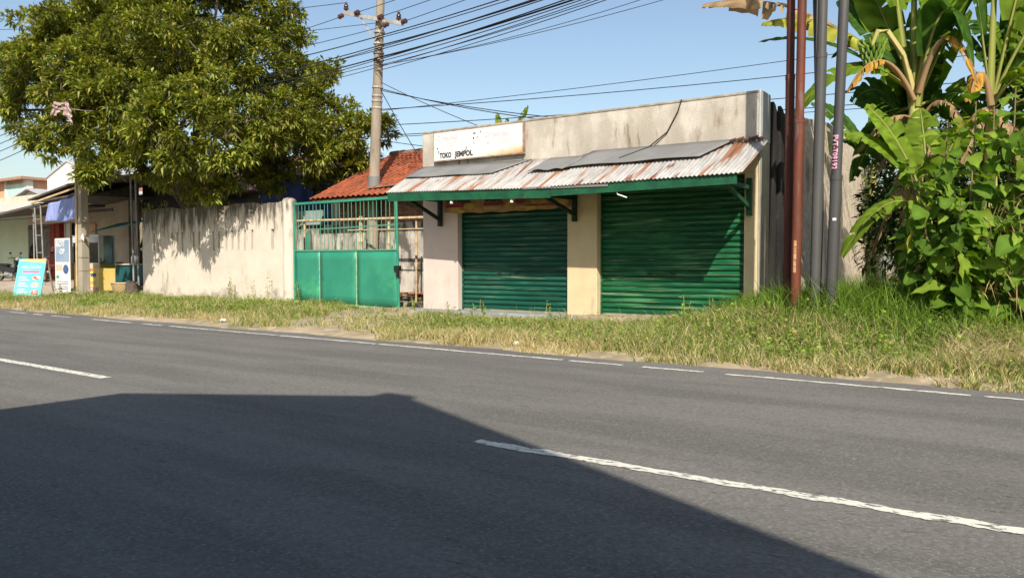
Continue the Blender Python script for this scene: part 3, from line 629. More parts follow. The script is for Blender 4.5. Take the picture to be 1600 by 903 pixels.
# gable walls and floor of the attic so that the roof rests on something
RY0, RZ0, RY1, RZ1 = 16.05, 3.12, 19.6, 4.86
MB().prism([(HY + 0.181, 0), (22.0, 0), (22.0, 3.4), (RY1, RZ1 - 0.12), (HY + 0.181, 3.5)], 'x', HX0 + 0.25, HX0 + 0.40).build('gable_wall', m_mortar, th)
m_tile = M('orange_clay_tile', (0.30, 0.085, 0.038), (0.23, 0.062, 0.03), 3, 0.85, 0.2, 60, coords='World', randv=0.22, stain=((0.13, 0.055, 0.035), 1.6, (1, 1, 1), 0.56, 0.72))
ang = math.atan2(RZ1 - RZ0, RY1 - RY0); sl_ = math.hypot(RZ1 - RZ0, RY1 - RY0)
roof = MB().add([(HX0, RY0, RZ0 - 0.05), (HX1, RY0, RZ0 - 0.05), (HX1, RY1, RZ1 - 0.05), (HX0, RY1, RZ1 - 0.05), (HX1, 23.1, RZ0 - 0.05), (HX0, 23.1, RZ0 - 0.05)],
                [(0, 1, 2, 3), (3, 2, 4, 5)]).build('roof', M('roof_battens', (0.14, 0.09, 0.06), None, 4, 0.9), th)
roof.modifiers.new('thick', 'SOLIDIFY').thickness = 0.05
tp = [(-0.115, 0.000), (-0.075, -0.018), (-0.02, -0.014), (0.03, 0.018), (0.075, 0.026), (0.118, 0.004)]
V_ = []
for yy, dz in ((-0.17, 0.0), (0.17, 0.0)):
    for a, c in tp: V_.append((a, yy, c))
for a, c in tp: V_.append((a, -0.17, c - 0.016))
tm = MB().add(V_, [(j, j+1, j+7, j+6) for j in range(5)] + [(12+j, 13+j, j+1, j) for j in range(5)])
PW, PL = 0.215, 0.272; nrow, ncol = int(sl_ / PL) + 1, int((HX1 - HX0) / PW) + 1
t0 = None; rest = MB(); cnt = 0; rt = random.Random(9)
for c_ in range(ncol):
    for r_ in range(nrow):
        x = HX0 + 0.10 + c_ * PW; d = 0.10 + r_ * PL
        mt = Matrix.Translation((x, RY0 + d * math.cos(ang), RZ0 + d * math.sin(ang) + 0.045 + rt.uniform(-0.006, 0.006))) @ Matrix.Rotation(ang - 0.06, 4, 'X') @ Matrix.Rotation(rt.uniform(-0.03, 0.03), 4, 'Z')
        if cnt < 298:
            ml = Matrix.Translation((15, -17, 0)) @ mt
            if t0 is None: t0 = tm.build('roof_tile', m_tile, roof, smooth=True, recalc=False, local=True); t0.matrix_local = ml
            else: child_copy(t0, roof, ml)
        else:
            rest.add([mt @ Vector(q_) for q_ in tm.v], tm.f)
        cnt += 1
if rest.v: tag(rest.build('roof_tiles', m_tile, roof, smooth=True, recalc=False), kind='stuff')
# ridge tiles
rg = random.Random(2); k = 0; x = HX0
while x < HX1 - 0.2:
    MB().tube([(x, RY1, RZ1 + 0.03), (x + 0.33, RY1, RZ1 + 0.045 + rg.uniform(-0.015, 0.015))], [0.11, 0.095], 8).build('ridge_tile', M('blackened_ridge_tile', (0.13, 0.08, 0.06), (0.24, 0.12, 0.08), 6, 0.9), roof); x += 0.3
MB().bar((-16.3, 16.42, 3.36), (-15.05, 16.36, 3.40), 0.16, 0.02).build('flashing_strip', m_flash, roof)
single('leaning_board', MB().box(-20.3, -18.85, HY - 0.12, HY - 0.06, 2.40, 2.86).box(-20.2, -20.12, HY - 0.06, HY + 0.1, 2.36, 2.42).box(-19.0, -18.92, HY - 0.06, HY + 0.1, 2.36, 2.42), M('grey_green_board', (0.20, 0.27, 0.25), (0.28, 0.33, 0.31), 3, 0.8), 'grey-green board standing on top of the mouldy yard wall', 'board')

# bamboo drying frame
m_bam = M('weathered_bamboo', (0.50, 0.38, 0.22), (0.38, 0.27, 0.15), 4, 0.7, 0.15, 40)
def bamboo(mb, a, b, r):
    a, b = Vector(a), Vector(b); n_ = max(2, int((b - a).length / 0.33)); pts, rad = [], []
    for i in range(n_ + 1):
        c = a.lerp(b, i / n_)
        for e, k in ((-0.012, 1), (0, 1.18), (0.012, 1)): pts.append(c + (b - a).normalized() * e); rad.append(r * k)
    return mb.tube(pts, rad, 8)
bf = thing('bamboo_frame', (-16.2, 15.9, 0), 'bamboo pole frame standing in the yard behind the gate', 'frame')
for (x, zt, r_) in ((-16.15, 2.50, 0.055), (-15.05, 2.42, 0.04), (-14.03, 2.42, 0.03), (-18.55, 2.5, 0.04)):
    bamboo(MB(), (x, 15.9, gz(x, 15.9) - 0.05), (x + 0.02, 15.9, zt), r_).build('upright', m_bam, bf, smooth=True)
bamboo(MB(), (-19.2, 15.84, 2.46), (-12.2, 15.84, 2.38), 0.038).build('crosspiece', m_bam, bf, smooth=True)
bamboo(MB(), (-16.6, 15.85, 2.12), (-12.2, 15.85, 2.08), 0.018).build('crosspiece', m_bam, bf, smooth=True)
bamboo(MB(), (-19.2, 15.88, 2.1), (-18.4, 15.88, 2.46), 0.018).build('brace', m_bam, bf, smooth=True)
single('yard_post', MB().cyl((-18.05, 15.6, -0.02), (-18.05, 15.6, 2.05), 0.06, n=10), m_gate, 'short green steel post in the yard behind the gate bars', 'post')
m_wood = M('old_grey_planks', (0.30, 0.24, 0.18), (0.20, 0.16, 0.12), 5, 0.9, 0.3, 40, stretch=(0.2, 1, 1))
m_tileb = M('broken_tile_red', (0.42, 0.16, 0.08), (0.30, 0.11, 0.06), 5, 0.9)
for i, (x, y, z, rz, ln) in enumerate(((-14.5, 16.2, 0.06, 0.05, 1.6), (-14.3, 16.35, 0.13, -0.06, 1.9), (-14.6, 16.25, 0.20, 0.02, 1.5), (-14.4, 16.4, 0.27, -0.03, 1.7))):
    single('plank', MB().box(x - ln/2, x + ln/2, y - 0.12, y + 0.12, gz(x, y) + z - 0.07, gz(x, y) + z - 0.005).rot((x, y), rz), m_wood, ('lowest', 'second lowest', 'second highest', 'topmost')[i] + ' weathered plank of the stack on the yard floor', 'plank', 'planks stacked in the yard')
for i in range(9):
    x = -15.1 + 0.16 * i; y = 16.12 + 0.06 * math.sin(i * 2.2); z = gz(x, y) + 0.265
    single('broken_tile', MB().box(x - 0.1, x + 0.1, y - 0.13, y + 0.13, z, z + 0.03 + 0.01 * (i % 3)).rot((x, y), i * 0.7), m_tileb, 'broken red tile lying on the plank stack in the yard', 'tile', 'broken tiles on the planks')
single('yard_curb', MB().bar((-14.9, 14.95, gz(-14, 14.9) + 0.05), (-11.6, 14.98, gz(-12, 14.9) + 0.05), 0.16, 0.12), m_conc, 'low concrete curb crossing the yard entrance behind the gate', 'curb')

# blue tarp shack and pale houses behind
m_blue = M('blue_tarpaulin', (0.035, 0.085, 0.40), (0.025, 0.06, 0.30), 2, 0.5, 0.3, 6, stain=((0.35, 0.38, 0.45), 6, (1, 1, 1), 0.72, 0.78))
m_wht = M('whitewashed_wall', (0.60, 0.59, 0.54), (0.54, 0.53, 0.48), 1.0, 0.9, 0.1, 30)
m_roofd = M('dark_sheet_roof', (0.10, 0.09, 0.085), (0.06, 0.055, 0.05), 2, 0.8)
bs = thing('tarp_shack', (-22.2, 19.4, 0), 'lean-to shack closed with blue tarpaulin beside the tiled house', 'shack')
b = MB(); V_ = []
for i in range(26):
    for j in range(5): V_.append((-24.6 + 3.95 * i / 25, 19.0 + 0.05 * math.sin(i * 1.1 + j * 0.5), 0.0 + 4.22 * j / 4))
b.add(V_, [(i*5+j, (i+1)*5+j, (i+1)*5+j+1, i*5+j+1) for i in range(25) for j in range(4)]).build('tarpaulin', m_blue, bs, smooth=True)
MB().box(-24.7, -20.3, 18.7, 22, 4.22, 4.34).build('roof', m_roofd, bs)
for x in (-24.6, -20.62): MB().cyl((x, 18.92, 0), (x, 18.92, 4.22), 0.035).build('post', m_flash, bs)
MB().box(-20.6, -20.4, 19.4, 22, 0, 4.2).build('side_wall', m_dark, bs)
def gable_house(name, x0, x1, y0, y1, ze, zr, wallm, roofm, label, over=0.35, ridge='x', wins=()):
    h = thing(name, ((x0+x1)/2, (y0+y1)/2, 0), label, 'house')
    if ridge == 'x':
        ym = (y0+y1)/2
        MB().prism([(y0, -0.1), (y1, -0.1), (y1, ze), (ym, zr), (y0, ze)], 'x', x0, x1).build('wall', wallm, h)
        k = (zr - ze) / (ym - y0)
        o = MB().add([(x0-over, y0-over, ze-over*k+.03), (x1+over, y0-over, ze-over*k+.03), (x1+over, ym, zr+.03), (x0-over, ym, zr+.03), (x1+over, y1+over, ze-over*k+.03), (x0-over, y1+over, ze-over*k+.03)], [(0,1,2,3),(3,2,4,5)]).build('roof', roofm, h)
    else:
        xm = (x0+x1)/2
        MB().prism([(x0, -0.1), (x1, -0.1), (x1, ze), (xm, zr), (x0, ze)], 'y', y0, y1).build('wall', wallm, h)
        k = (zr - ze) / (xm - x0)
        o = MB().add([(x0-over, y0-over, ze-over*k+.03), (x0-over, y1+over, ze-over*k+.03), (xm, y1+over, zr+.03), (xm, y0-over, zr+.03), (x1+over, y1+over, ze-over*k+.03), (x1+over, y0-over, ze-over*k+.03)], [(0,1,2,3),(3,2,4,5)]).build('roof', roofm, h)
    o.modifiers.new('thick', 'SOLIDIFY').thickness = 0.08
    for (a, c, z0, z1) in wins:
        f_ = MB().box(a, c, y0 - 0.04, y0 + 0.05, z0, z1).build('window', m_wood, h); MB().box(a + .06, c - .06, y0 - 0.05, y0 - 0.042, z0 + .06, z1 - .06).build('pane', m_dark, f_)
    return h
m_roofg = M('grey_sheet_roof', (0.42, 0.42, 0.42), (0.33, 0.33, 0.33), 1.5, 0.6); m_roofbr = M('brown_clay_roof', (0.22, 0.11, 0.075), (0.15, 0.075, 0.05), 3, 0.9, 0.3, 30)
wf = thing('white_flat_house', (-31, 28, 0), 'long white house with flat parapet behind the tiled roof', 'house')
MB().box(-44, -26.45, 26, 32, -0.1, 5.55).build('wall', m_wht, wf); MB().box(-26.45, -24.45, 26, 32, -0.1, 5.62).build('wall', m_wht, wf)
MB().prism([(-44, 5.55), (-26.45, 5.55), (-25.9, 6.08), (-26.9, 6.0), (-44, 5.9)], 'y', 26.3, 32).build('roof', m_roofg, wf)
MB().lathe((-25.0, 27.2, 5.6), [(0.62, 0), (0.62, 0.55), (0.58, 0.62), (0.2, 0.66)], 16).build('water_tank', M('pale_tank', (0.5, 0.48, 0.46), None, 3, 0.6), wf, smooth=True)
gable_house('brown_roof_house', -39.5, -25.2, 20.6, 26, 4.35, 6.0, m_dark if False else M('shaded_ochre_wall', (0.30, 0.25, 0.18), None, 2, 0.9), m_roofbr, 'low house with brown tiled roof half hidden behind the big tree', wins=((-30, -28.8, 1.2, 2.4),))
gable_house('white_gable_house', -48.0, -43.2, 22.0, 28, 6.20, 7.0, m_wht, m_roofg, 'tall blank white gable wall rising above the stall roofs', over=0.08, ridge='y')

# far left: house with orange side and turquoise panel, and trees beyond
oh = thing('orange_house', (-62, 26, 0), 'two-storey house with an orange wall and pale turquoise front', 'house')
m_or = M('orange_render', (0.62, 0.34, 0.20), None, 2, 0.9); m_tq = M('pale_turquoise_render', (0.42, 0.62, 0.56), None, 2, 0.9)
MB().box(-66.5, -57.5, 25.0, 31, -0.1, 6.9).build('wall', m_or, oh); MB().box(-60.3, -57.7, 24.93, 24.998, 4.3, 6.7).build('front_panel', m_tq, oh)
MB().box(-60.62, -60.3, 24.9, 24.998, 4.0, 6.9).build('pilaster', m_wht, oh); MB().box(-57.7, -57.2, 24.9, 25.3, 4.0, 6.9).build('pilaster', m_wht, oh)
MB().box(-67, -56.9, 24.4, 31.5, 6.9, 7.08).build('roof_slab', M('brown_roof_edge', (0.35, 0.20, 0.13), None, 2, 0.9), oh)
gable_house('pale_roof_house', -58.5, -49.5, 23.8, 30, 4.9, 6.0, m_wht, m_roofg, 'low pale house with light grey gable roof beside the orange house', ridge='y')

# ------------------------------------------------------------------ warung (food stall row) on its raised forecourt
ap = MB(); axs = np.linspace(-62, -28.2, 60); ays = np.linspace(12.6, 18.6, 16)
ap.add([(x, y, gz(x, y) + 0.022) for x in axs for y in ays], [(i*16+j, (i+1)*16+j, (i+1)*16+j+1, i*16+j+1) for i in range(59) for j in range(15)])
tag(ap.build('forecourt', M('dusty_concrete', (0.40, 0.34, 0.27), (0.32, 0.27, 0.21), 1.2, 0.95, 0.3, 30, coords='World'), smooth=True), kind='structure')
FZ = 0.385; WYF = 18.0
m_mint = M('pale_mint_wall', (0.46, 0.55, 0.42), (0.42, 0.50, 0.38), 1.2, 0.9, 0.1, 30); m_red = M('dark_red_door', (0.24, 0.025, 0.02), (0.17, 0.02, 0.018), 3, 0.6)
m_gal = M('galvanised_grille', (0.27, 0.27, 0.26), (0.19, 0.19, 0.18), 4, 0.6, metal=0.2); m_beige = M('beige_wall', (0.55, 0.47, 0.36), (0.45, 0.38, 0.29), 1.5, 0.9, 0.1, 30)
wr = thing('food_stall_house', (-40, WYF, FZ - 0.02), 'mint green stall house with folding grille, dark red door leaves and sheet canopy', 'house')
MB().box(-62, -41.35, WYF, WYF + 0.2, 0, 3.75).build('wall', m_mint, wr)
MB().box(-41.35, -36.2, WYF, WYF + 0.2, 3.05, 3.75).build('lintel', m_beige, wr)
MB().box(-36.2, -35.2, WYF, WYF + 0.2, 0, 4.0).build('wall', m_beige, wr)
MB().box(-62, -35.3, 21.6, 21.8, 0, 5.2).build('back_wall', m_beige, wr); MB().box(-41.3, -35.2, WYF + 1.6, WYF + 1.7, 0, 3.7).build('inner_wall', m_beige, wr)
rf_ = MB().add([(-62.3, 17.6, 3.72), (-35.0, 17.6, 3.72), (-35.0, 21.9, 4.85), (-62.3, 21.9, 4.85)], [(0, 1, 2, 3)]).build('roof', M('bleached_sheet_roof', (0.50, 0.48, 0.42), (0.40, 0.38, 0.34), 1.5, 0.8, stretch=(4, 1, 1)), wr); rf_.modifiers.new('thick', 'SOLIDIFY').thickness = 0.06
gr = MB().box(-41.3, -39.15, WYF + 0.06, WYF + 0.09, FZ, 3.04).build('grille_door', m_gal, wr)
x = -41.28
for i in range(19): MB().box(x, x + 0.05, WYF - 0.01, WYF + 0.058, FZ, 3.03).build('upright', m_gal, gr); x += 0.115
for z in (1.2, 2.85): MB().box(-41.3, -39.15, WYF - 0.03, WYF - 0.012, z, z + 0.03).build('crossbar', m_blk, gr)
MB().box(-39.1, -38.62, WYF - 0.02, WYF + 0.06, FZ, 3.04).build('door_leaf', m_red, wr)
MB().box(-38.05, -37.68, WYF - 0.25, WYF + 0.06, FZ, 3.04).build('door_leaf', m_red, wr)
lettering('LT', 0.28, (-38.95, WYF - 0.024, 1.75), m_white, wr, width=0.22, name='door_mark')
MB().box(-37.66, -37.1, WYF - 0.04, WYF + 0.1, FZ, 3.04).build('white_jamb', m_wht, wr); MB().box(-37.52, -37.48, WYF - 0.05, WYF - 0.042, FZ, 3.04).build('jamb_groove', m_gal, wr)
gr2 = MB().box(-37.08, -36.22, WYF + 0.06, WYF + 0.09, FZ, 3.04).build('grille_door', m_beige, wr)
for i in range(9): MB().box(-37.06 + 0.1 * i, -37.04 + 0.1 * i, WYF + 0.02, WYF + 0.058, FZ, 3.03).build('upright', m_blk, gr2)
# canopy
MB().add([(-48, 14.9, 3.05), (-37.0, 14.9, 3.30), (-33.3, 14.95, 3.60), (-33.3, 17.9, 3.70), (-37.0, 17.9, 3.66), (-48, 17.9, 3.6)], [(0,1,4,5),(1,2,3,4)]).build('canopy', m_roofd, wr).modifiers.new('thick', 'SOLIDIFY').thickness = 0.09
MB().add([(-33.28, 14.9, 3.62), (-30.0, 14.9, 3.74), (-30.0, 17.9, 3.84), (-33.28, 17.9, 3.70)], [(0,1,2,3)]).build('canopy', m_roofd, wr).modifiers.new('thick', 'SOLIDIFY').thickness = 0.08
MB().bar((-34.4, 15.1, 3.42), (-30.1, 15.1, 3.66), 0.04, 0.06).build('canopy_beam', m_beige, wr); MB().bar((-40, 15.0, 3.02), (-34, 15.0, 3.02), 0.03, 0.04).build('canopy_beam', m_blk, wr)
MB().bar((-36, 16.2, 3.28), (-30.1, 16.2, 3.28), 0.04, 0.12).build('canopy_beam', m_roofd, wr)
lp = MB(); gq = gz(-33.5, 15.0)
for x in (-33.62, -33.12): lp.cyl((x, 15.0, gq), (x - 0.22, 15.0, 3.55), 0.03, n=8)
for z in (0.9, 1.6, 2.3, 2.95): lp.bar((-33.62 - 0.066 * z, 15.0, z), (-33.12 - 0.066 * z, 15.0, z), 0.03, 0.03)
lp.build('lattice_post', m_gal, wr)
# blue cloth hung over the canopy edge
b = MB(); V_ = []
for i in range(30):
    s = i / 29
    for j in range(10):
        t = j / 9; x = -32.2 + 2.25 * s - 0.12 * (1 - s) * t; zt = 3.50 + 0.22 * s; zb = 2.78 + 0.03 * math.sin(s * 9)
        V_.append((x, 14.78 - 0.05 * math.sin(s * 15 + t) - 0.05 * t, zt + (zb - zt) * t))
b.add(V_, [(i*10+j, (i+1)*10+j, (i+1)*10+j+1, i*10+j+1) for i in range(29) for j in range(9)])
o = single('hanging_cloth', b, M('faded_blue_cloth', (0.24, 0.29, 0.52), (0.17, 0.21, 0.42), 3, 0.9, 0.3, 12, stretch=(2, 1, 0.5)), 'faded blue cloth hung from the canopy edge of the stall', 'cloth', smooth=True); o.modifiers.new('thick', 'SOLIDIFY').thickness = 0.006

# neighbouring stall under a dark roof
ks = thing('kiosk', (-31, 17, 0.2), 'open kiosk with striped shadowed wall, teal awning and dark sagging roof beside the plaster wall', 'kiosk')
m_kw = M('grey_kiosk_wall', (0.33, 0.29, 0.23), (0.26, 0.23, 0.18), 1.5, 0.92, 0.2, 30)
MB().box(-35.18, -30.9, 17.6, 17.75, 0, 4.4).build('wall', m_kw, ks); MB().box(-30.9, -26.6, 17.9, 18.0, 0, 4.4).build('back_wall', m_dark, ks)  # near-black back wall: the shade under the roof is in its colour
MB().box(-35.15, -34.0, 17.52, 17.598, 0.3, 2.9).build('board', M('brown_board', (0.40, 0.27, 0.16), None, 3, 0.8), ks)
o = MB().add([(-34.2, 14.9, 3.78), (-30.6, 14.75, 4.20), (-26.2, 14.75, 4.28), (-26.2, 19.0, 4.75), (-30.6, 19.0, 4.75), (-34.2, 19.0, 4.5)], [(0,1,4,5),(1,2,3,4)]).build('roof', m_roofd, ks); o.modifiers.new('thick', 'SOLIDIFY').thickness = 0.07
MB().bar((-33.9, 14.9, 3.60), (-29.6, 14.9, 4.12), 0.05, 0.07).build('roof_beam', m_bam, ks); MB().bar((-34.2, 15.4, 3.55), (-30.2, 15.4, 4.0), 0.08, 0.14).build('roof_beam', m_roofg, ks)
for x in (-26.82, -26.5): MB().cyl((x + 0.12, 15.1, 0.0), (x, 15.1, 4.30), 0.035, n=10).build('pipe_post', m_gal, ks, smooth=True)
MB().cyl((-34.4, 15.2, 0.1), (-34.4, 15.2, 3.7), 0.03, n=8).build('pipe_post', m_gal, ks); MB().box(-31.7, -31.2, 17.45, 17.598, 0.3, 4.3).build('pilaster', m_kw, ks)
m_teal = M('teal_painted_board', (0.012, 0.17, 0.15), (0.008, 0.12, 0.11), 2, 0.6)
o = MB().add([(-31.2, 15.9, 2.42), (-27.2, 15.9, 2.74), (-27.2, 17.0, 3.0), (-31.2, 17.0, 2.8)], [(0,1,2,3)]).build('small_awning', m_teal, ks); o.modifiers.new('thick', 'SOLIDIFY').thickness = 0.03
MB().box(-31.4, -26.8, 16.3, 17.2, 1.10, 1.15).build('counter_top', m_beige, ks); MB().box(-31.3, -26.9, 16.36, 16.4, 0.1, 1.10).build('counter_front', M('dark_teal_front', (0.010, 0.09, 0.085), (0.008, 0.06, 0.06), 2, 0.7), ks)
for x, mt in ((-28.9, m_teal), (-27.6, m_teal)): MB().box(x, x + 0.55, 16.34, 16.358, 0.1, 1.08).build('counter_panel', mt, ks)
# things on the counter
ck = lambda x, y: (x, y, 1.15)
single('drink_dispenser', MB().lathe(ck(-28.5, 16.6), [(0.10, 0), (0.05, 0.05), (0.04, 0.45), (0.17, 0.52), (0.20, 0.58), (0.05, 0.66)], 12), m_white, 'white mushroom-shaped lamp stand on the kiosk counter', 'stand', smooth=True)
single('glass_jar', MB().lathe(ck(-29.3, 16.6), [(0.10, 0), (0.12, 0.03), (0.12, 0.26), (0.09, 0.30)], 12), M('murky_jar', (0.20, 0.22, 0.22), None, 4, 0.2), 'murky glass jar on the kiosk counter', 'jar', smooth=True)
single('red_thermos', MB().lathe(ck(-27.6, 16.7), [(0.12, 0), (0.13, 0.04), (0.13, 0.55), (0.10, 0.62), (0.06, 0.7)], 12), m_red, 'dark red tall container on the kiosk counter', 'container', smooth=True)
single('plate_stack', MB().lathe(ck(-30.3, 16.55), [(0.1, 0), (0.16, 0.02), (0.17, 0.05), (0.1, 0.06)], 12), m_red, 'small red plates stacked on the kiosk counter', 'plates')

# display cart, roll-up banner, sandwich board
m_alu = M('aluminium_frame', (0.62, 0.62, 0.62), None, 3, 0.4, metal=0.6); m_gls = M_glass('showcase_glass')
ct = thing('food_cart', (-27.9, 14.3, 0.1), 'glass showcase cart with yellow printed front beside the square concrete post', 'cart')
m_cy = M('yellow_cart_print', (0.72, 0.52, 0.12), (0.74, 0.58, 0.22), 2, 0.7); m_cpk = M('salmon_cart_print', (0.72, 0.45, 0.33), None, 4, 0.7)
cy, cz = 14.0, 0.12
MB().box(-28.75, -26.98, cy, cy + 0.6, cz + 0.06, 1.15).build('cabinet', m_cy, ct, bevel=0.03)
MB().box(-28.72, -27.01, cy - 0.012, cy - 0.004, 0.98, 1.13).build('salmon_band', m_cpk, ct); MB().box(-28.72, -27.01, cy - 0.012, cy - 0.004, 0.10, 0.34).build('food_photo_band', M('food_photo_print', (0.62, 0.48, 0.42), (0.50, 0.24, 0.18), 9, 0.7, lo=0.45, hi=0.55), ct)
m_crd = M('red_orange_ink', (0.55, 0.16, 0.08), None, 4, 0.7); m_cbl = M('dark_blue_ink', (0.06, 0.11, 0.24), None, 4, 0.7); m_cgr = M('green_ink', (0.06, 0.36, 0.10), None, 4, 0.7)
lettering('Kedai', 0.13, (-27.85, cy - 0.016, 0.90), m_crd, ct, width=0.48); lettering('MBA VIVI', 0.16, (-28.02, cy - 0.016, 0.70), m_cbl, ct, width=0.85, bold=0.006)
MB().box(-28.05, -27.65, cy - 0.014, cy - 0.002, 0.58, 0.65).build('green_strip', m_cgr, ct)
for k in range(3): MB().box(-28.05, -27.72, cy - 0.012, cy - 0.002, 0.52 - .05*k, 0.53 - .05*k).build('print_line', m_crd, ct); MB().box(-27.6, -27.15, cy - 0.012, cy - 0.002, 0.52 - .05*k, 0.53 - .05*k).build('print_line', m_crd, ct)
fr = MB()
for x in (-28.75, -26.98):
    for y in (cy + 0.02, cy + 0.58): fr.box(x - 0.02, x + 0.02, y - 0.02, y + 0.02, 1.15, 2.12)
for z in (1.16, 2.12):
    for y in (cy + 0.02, cy + 0.58): fr.bar((-28.75, y, z), (-26.98, y, z), 0.035, 0.035)
fr.build('showcase_frame', m_alu, ct)
MB().box(-28.73, -27.0, cy + 0.012, cy + 0.018, 1.18, 1.88).build('glass_front', m_gls, ct); MB().box(-26.975, -26.969, cy + 0.04, cy + 0.56, 1.0, 2.1).build('glass_side', m_gls, ct)
MB().box(-28.75, -26.96, cy - 0.02, cy + 0.62, 2.135, 2.16).build('showcase_roof', m_alu, ct)
sgn = MB().box(-28.73, -27.0, cy - 0.01, cy + 0.008, 1.90, 2.10).build('header_strip', M('pale_header', (0.55, 0.53, 0.52), None, 4, 0.6), ct)
MB().prism([(-28.0 + 0.35 * math.cos(t_), 2.0 + 0.07 * math.sin(t_)) for t_ in np.linspace(0, 6.28, 16, endpoint=False)], 'y', cy - 0.016, cy - 0.011).build('oval_badge', m_red, sgn)
MB().box(-27.6, -27.02, cy + 0.50, cy + 0.56, 1.18, 2.1).build('back_panel', M('grey_panel', (0.42, 0.44, 0.46), None, 4, 0.6), ct)
for x in (-28.6, -27.1): MB().cyl((x, cy + 0.1, 0.11), (x, cy + 0.16, 0.11), 0.10, n=12).build('wheel', m_blk, ct)
single('green_jar', MB().lathe((-27.95, 14.25, 1.15), [(0.15, 0), (0.16, 0.03), (0.16, 0.42), (0.17, 0.43), (0.17, 0.5), (0.05, 0.51)], 14), M('lime_plastic', (0.22, 0.55, 0.03), None, 4, 0.4), 'lime green plastic jar inside the showcase cart', 'jar', smooth=True)
single('mint_tub', MB().lathe((-27.55, 14.25, 1.15), [(0.13, 0), (0.14, 0.18), (0.15, 0.2), (0.05, 0.22)], 14), M('mint_plastic', (0.30, 0.58, 0.50), None, 4, 0.4), 'small mint green tub inside the showcase cart', 'tub', smooth=True)
single('tan_bowl', MB().lathe((-27.22, 14.25, 1.15), [(0.05, 0), (0.09, 0.04), (0.09, 0.1), (0.04, 0.1)], 12), m_bam, 'small tan bowl inside the showcase cart', 'bowl', smooth=True)
ru = thing('rollup_banner', (-28.9, 13.75, 0.08), 'tall white and blue roll-up banner behind the square concrete post', 'banner')
MB().box(-29.42, -28.35, 13.7, 13.712, 0.14, 2.06).build('banner_sheet', M('banner_white', (0.74, 0.70, 0.68), None, 3, 0.7), ru)
MB().box(-29.36, -28.4, 13.690, 13.698, 1.22, 2.0).build('blue_field', M('banner_blue', (0.16, 0.26, 0.42), (0.26, 0.32, 0.38), 2, 0.7), ru)
lettering('ROT', 0.30, (-29.30, 13.684, 1.76), m_wht, ru, width=0.62, bold=0.01); lettering('OP', 0.26, (-29.05, 13.684, 1.50), m_wht, ru, width=0.36, bold=0.01)
MB().box(-29.34, -28.9, 13.690, 13.698, 0.9, 1.12).build('pink_print', m_cpk, ru); MB().ellipsoid((-28.65, 13.694, 0.95), (0.2, 0.006, 0.17)).build('round_print', m_cbl, ru)
MB().box(-29.34, -29.15, 13.690, 13.698, 0.62, 0.74).build('green_print', m_cgr, ru)
for k in range(4): MB().box(-29.3, -28.5, 13.690, 13.698, 0.5 - .09*k, 0.52 - .09*k).build('print_line', m_ink, ru)
MB().box(-29.45, -28.32, 13.6, 13.82, 0.06, 0.14).build('base', m_alu, ru)
ab = thing('sandwich_board', (-26.6, 11.6, 0.02), 'turquoise folding sandwich board with orange top standing at the roadside', 'sign')
abx = Matrix.Translation((-26.75, 11.55, gz(-26.7, 11.5))) @ Matrix.Rotation(R(22), 4, 'Z')
m_abt = M('turquoise_print', (0.10, 0.55, 0.55), (0.16, 0.62, 0.62), 2, 0.6); m_abo = M('orange_print', (0.75, 0.40, 0.16), None, 2, 0.6)
lean = Matrix.Rotation(R(-13), 4, 'X')
def abp(mb, name, mat): return mb.xform(abx @ lean).build(name, mat, ab)
abp(MB().box(-0.52, 0.52, -0.0, 0.03, 0.0, 1.30), 'panel', m_abt); 
abp(MB().prism([(-0.52, 1.25), (0.52, 1.17), (0.52, 1.299), (-0.1, 1.299)], 'y', -0.004, -0.001), 'orange_band', m_abo)
m_abp = M('pink_print', (0.62, 0.12, 0.28), None, 3, 0.6); m_abv = M('pale_violet_print', (0.42, 0.45, 0.68), (0.3, 0.5, 0.6), 12, 0.6); m_abf = M('meat_photo_print', (0.42, 0.10, 0.07), (0.66, 0.55, 0.50), 9, 0.6, lo=0.4, hi=0.55)
abp(MB().box(-0.30, 0.35, -0.004, -0.001, 0.84, 0.91), 'pink_strip', m_abp)
for i in range(11): abp(MB().box(-0.38 + 0.072 * i, -0.335 + 0.072 * i, -0.004, -0.001, 0.98, 1.06 + 0.02 * (i % 3)), 'faded_glyph', m_abv)
for z in (0.66, 0.46, 0.26):
    abp(MB().box(-0.40, -0.12, -0.004, -0.001, z, z + 0.05), 'white_line', m_wht); abp(MB().box(-0.40, 0.0, -0.004, -0.001, z - 0.07, z - 0.04), 'white_line', m_wht)
for x, z in ((0.26, 0.68), (0.25, 0.44), (0.28, 0.2)): abp(MB().prism([(x + 0.16 * math.cos(t_), z + 0.085 * math.sin(t_)) for t_ in np.linspace(0, 6.28, 14, endpoint=False)], 'y', -0.005, -0.001), 'food_photo', m_abf)
b = MB().box(-0.52, -0.48, 0.05, 0.08, 0.0, 1.24).box(0.48, 0.52, 0.05, 0.08, 0.0, 1.24).box(-0.5, 0.5, 0.05, 0.08, 0.55, 0.60).xform(abx @ Matrix.Translation((0, 0.60, 0)) @ Matrix.Rotation(R(12), 4, 'X') @ Matrix.Translation((0, -0.05, 0)))
b.build('rear_frame', m_wood, ab)

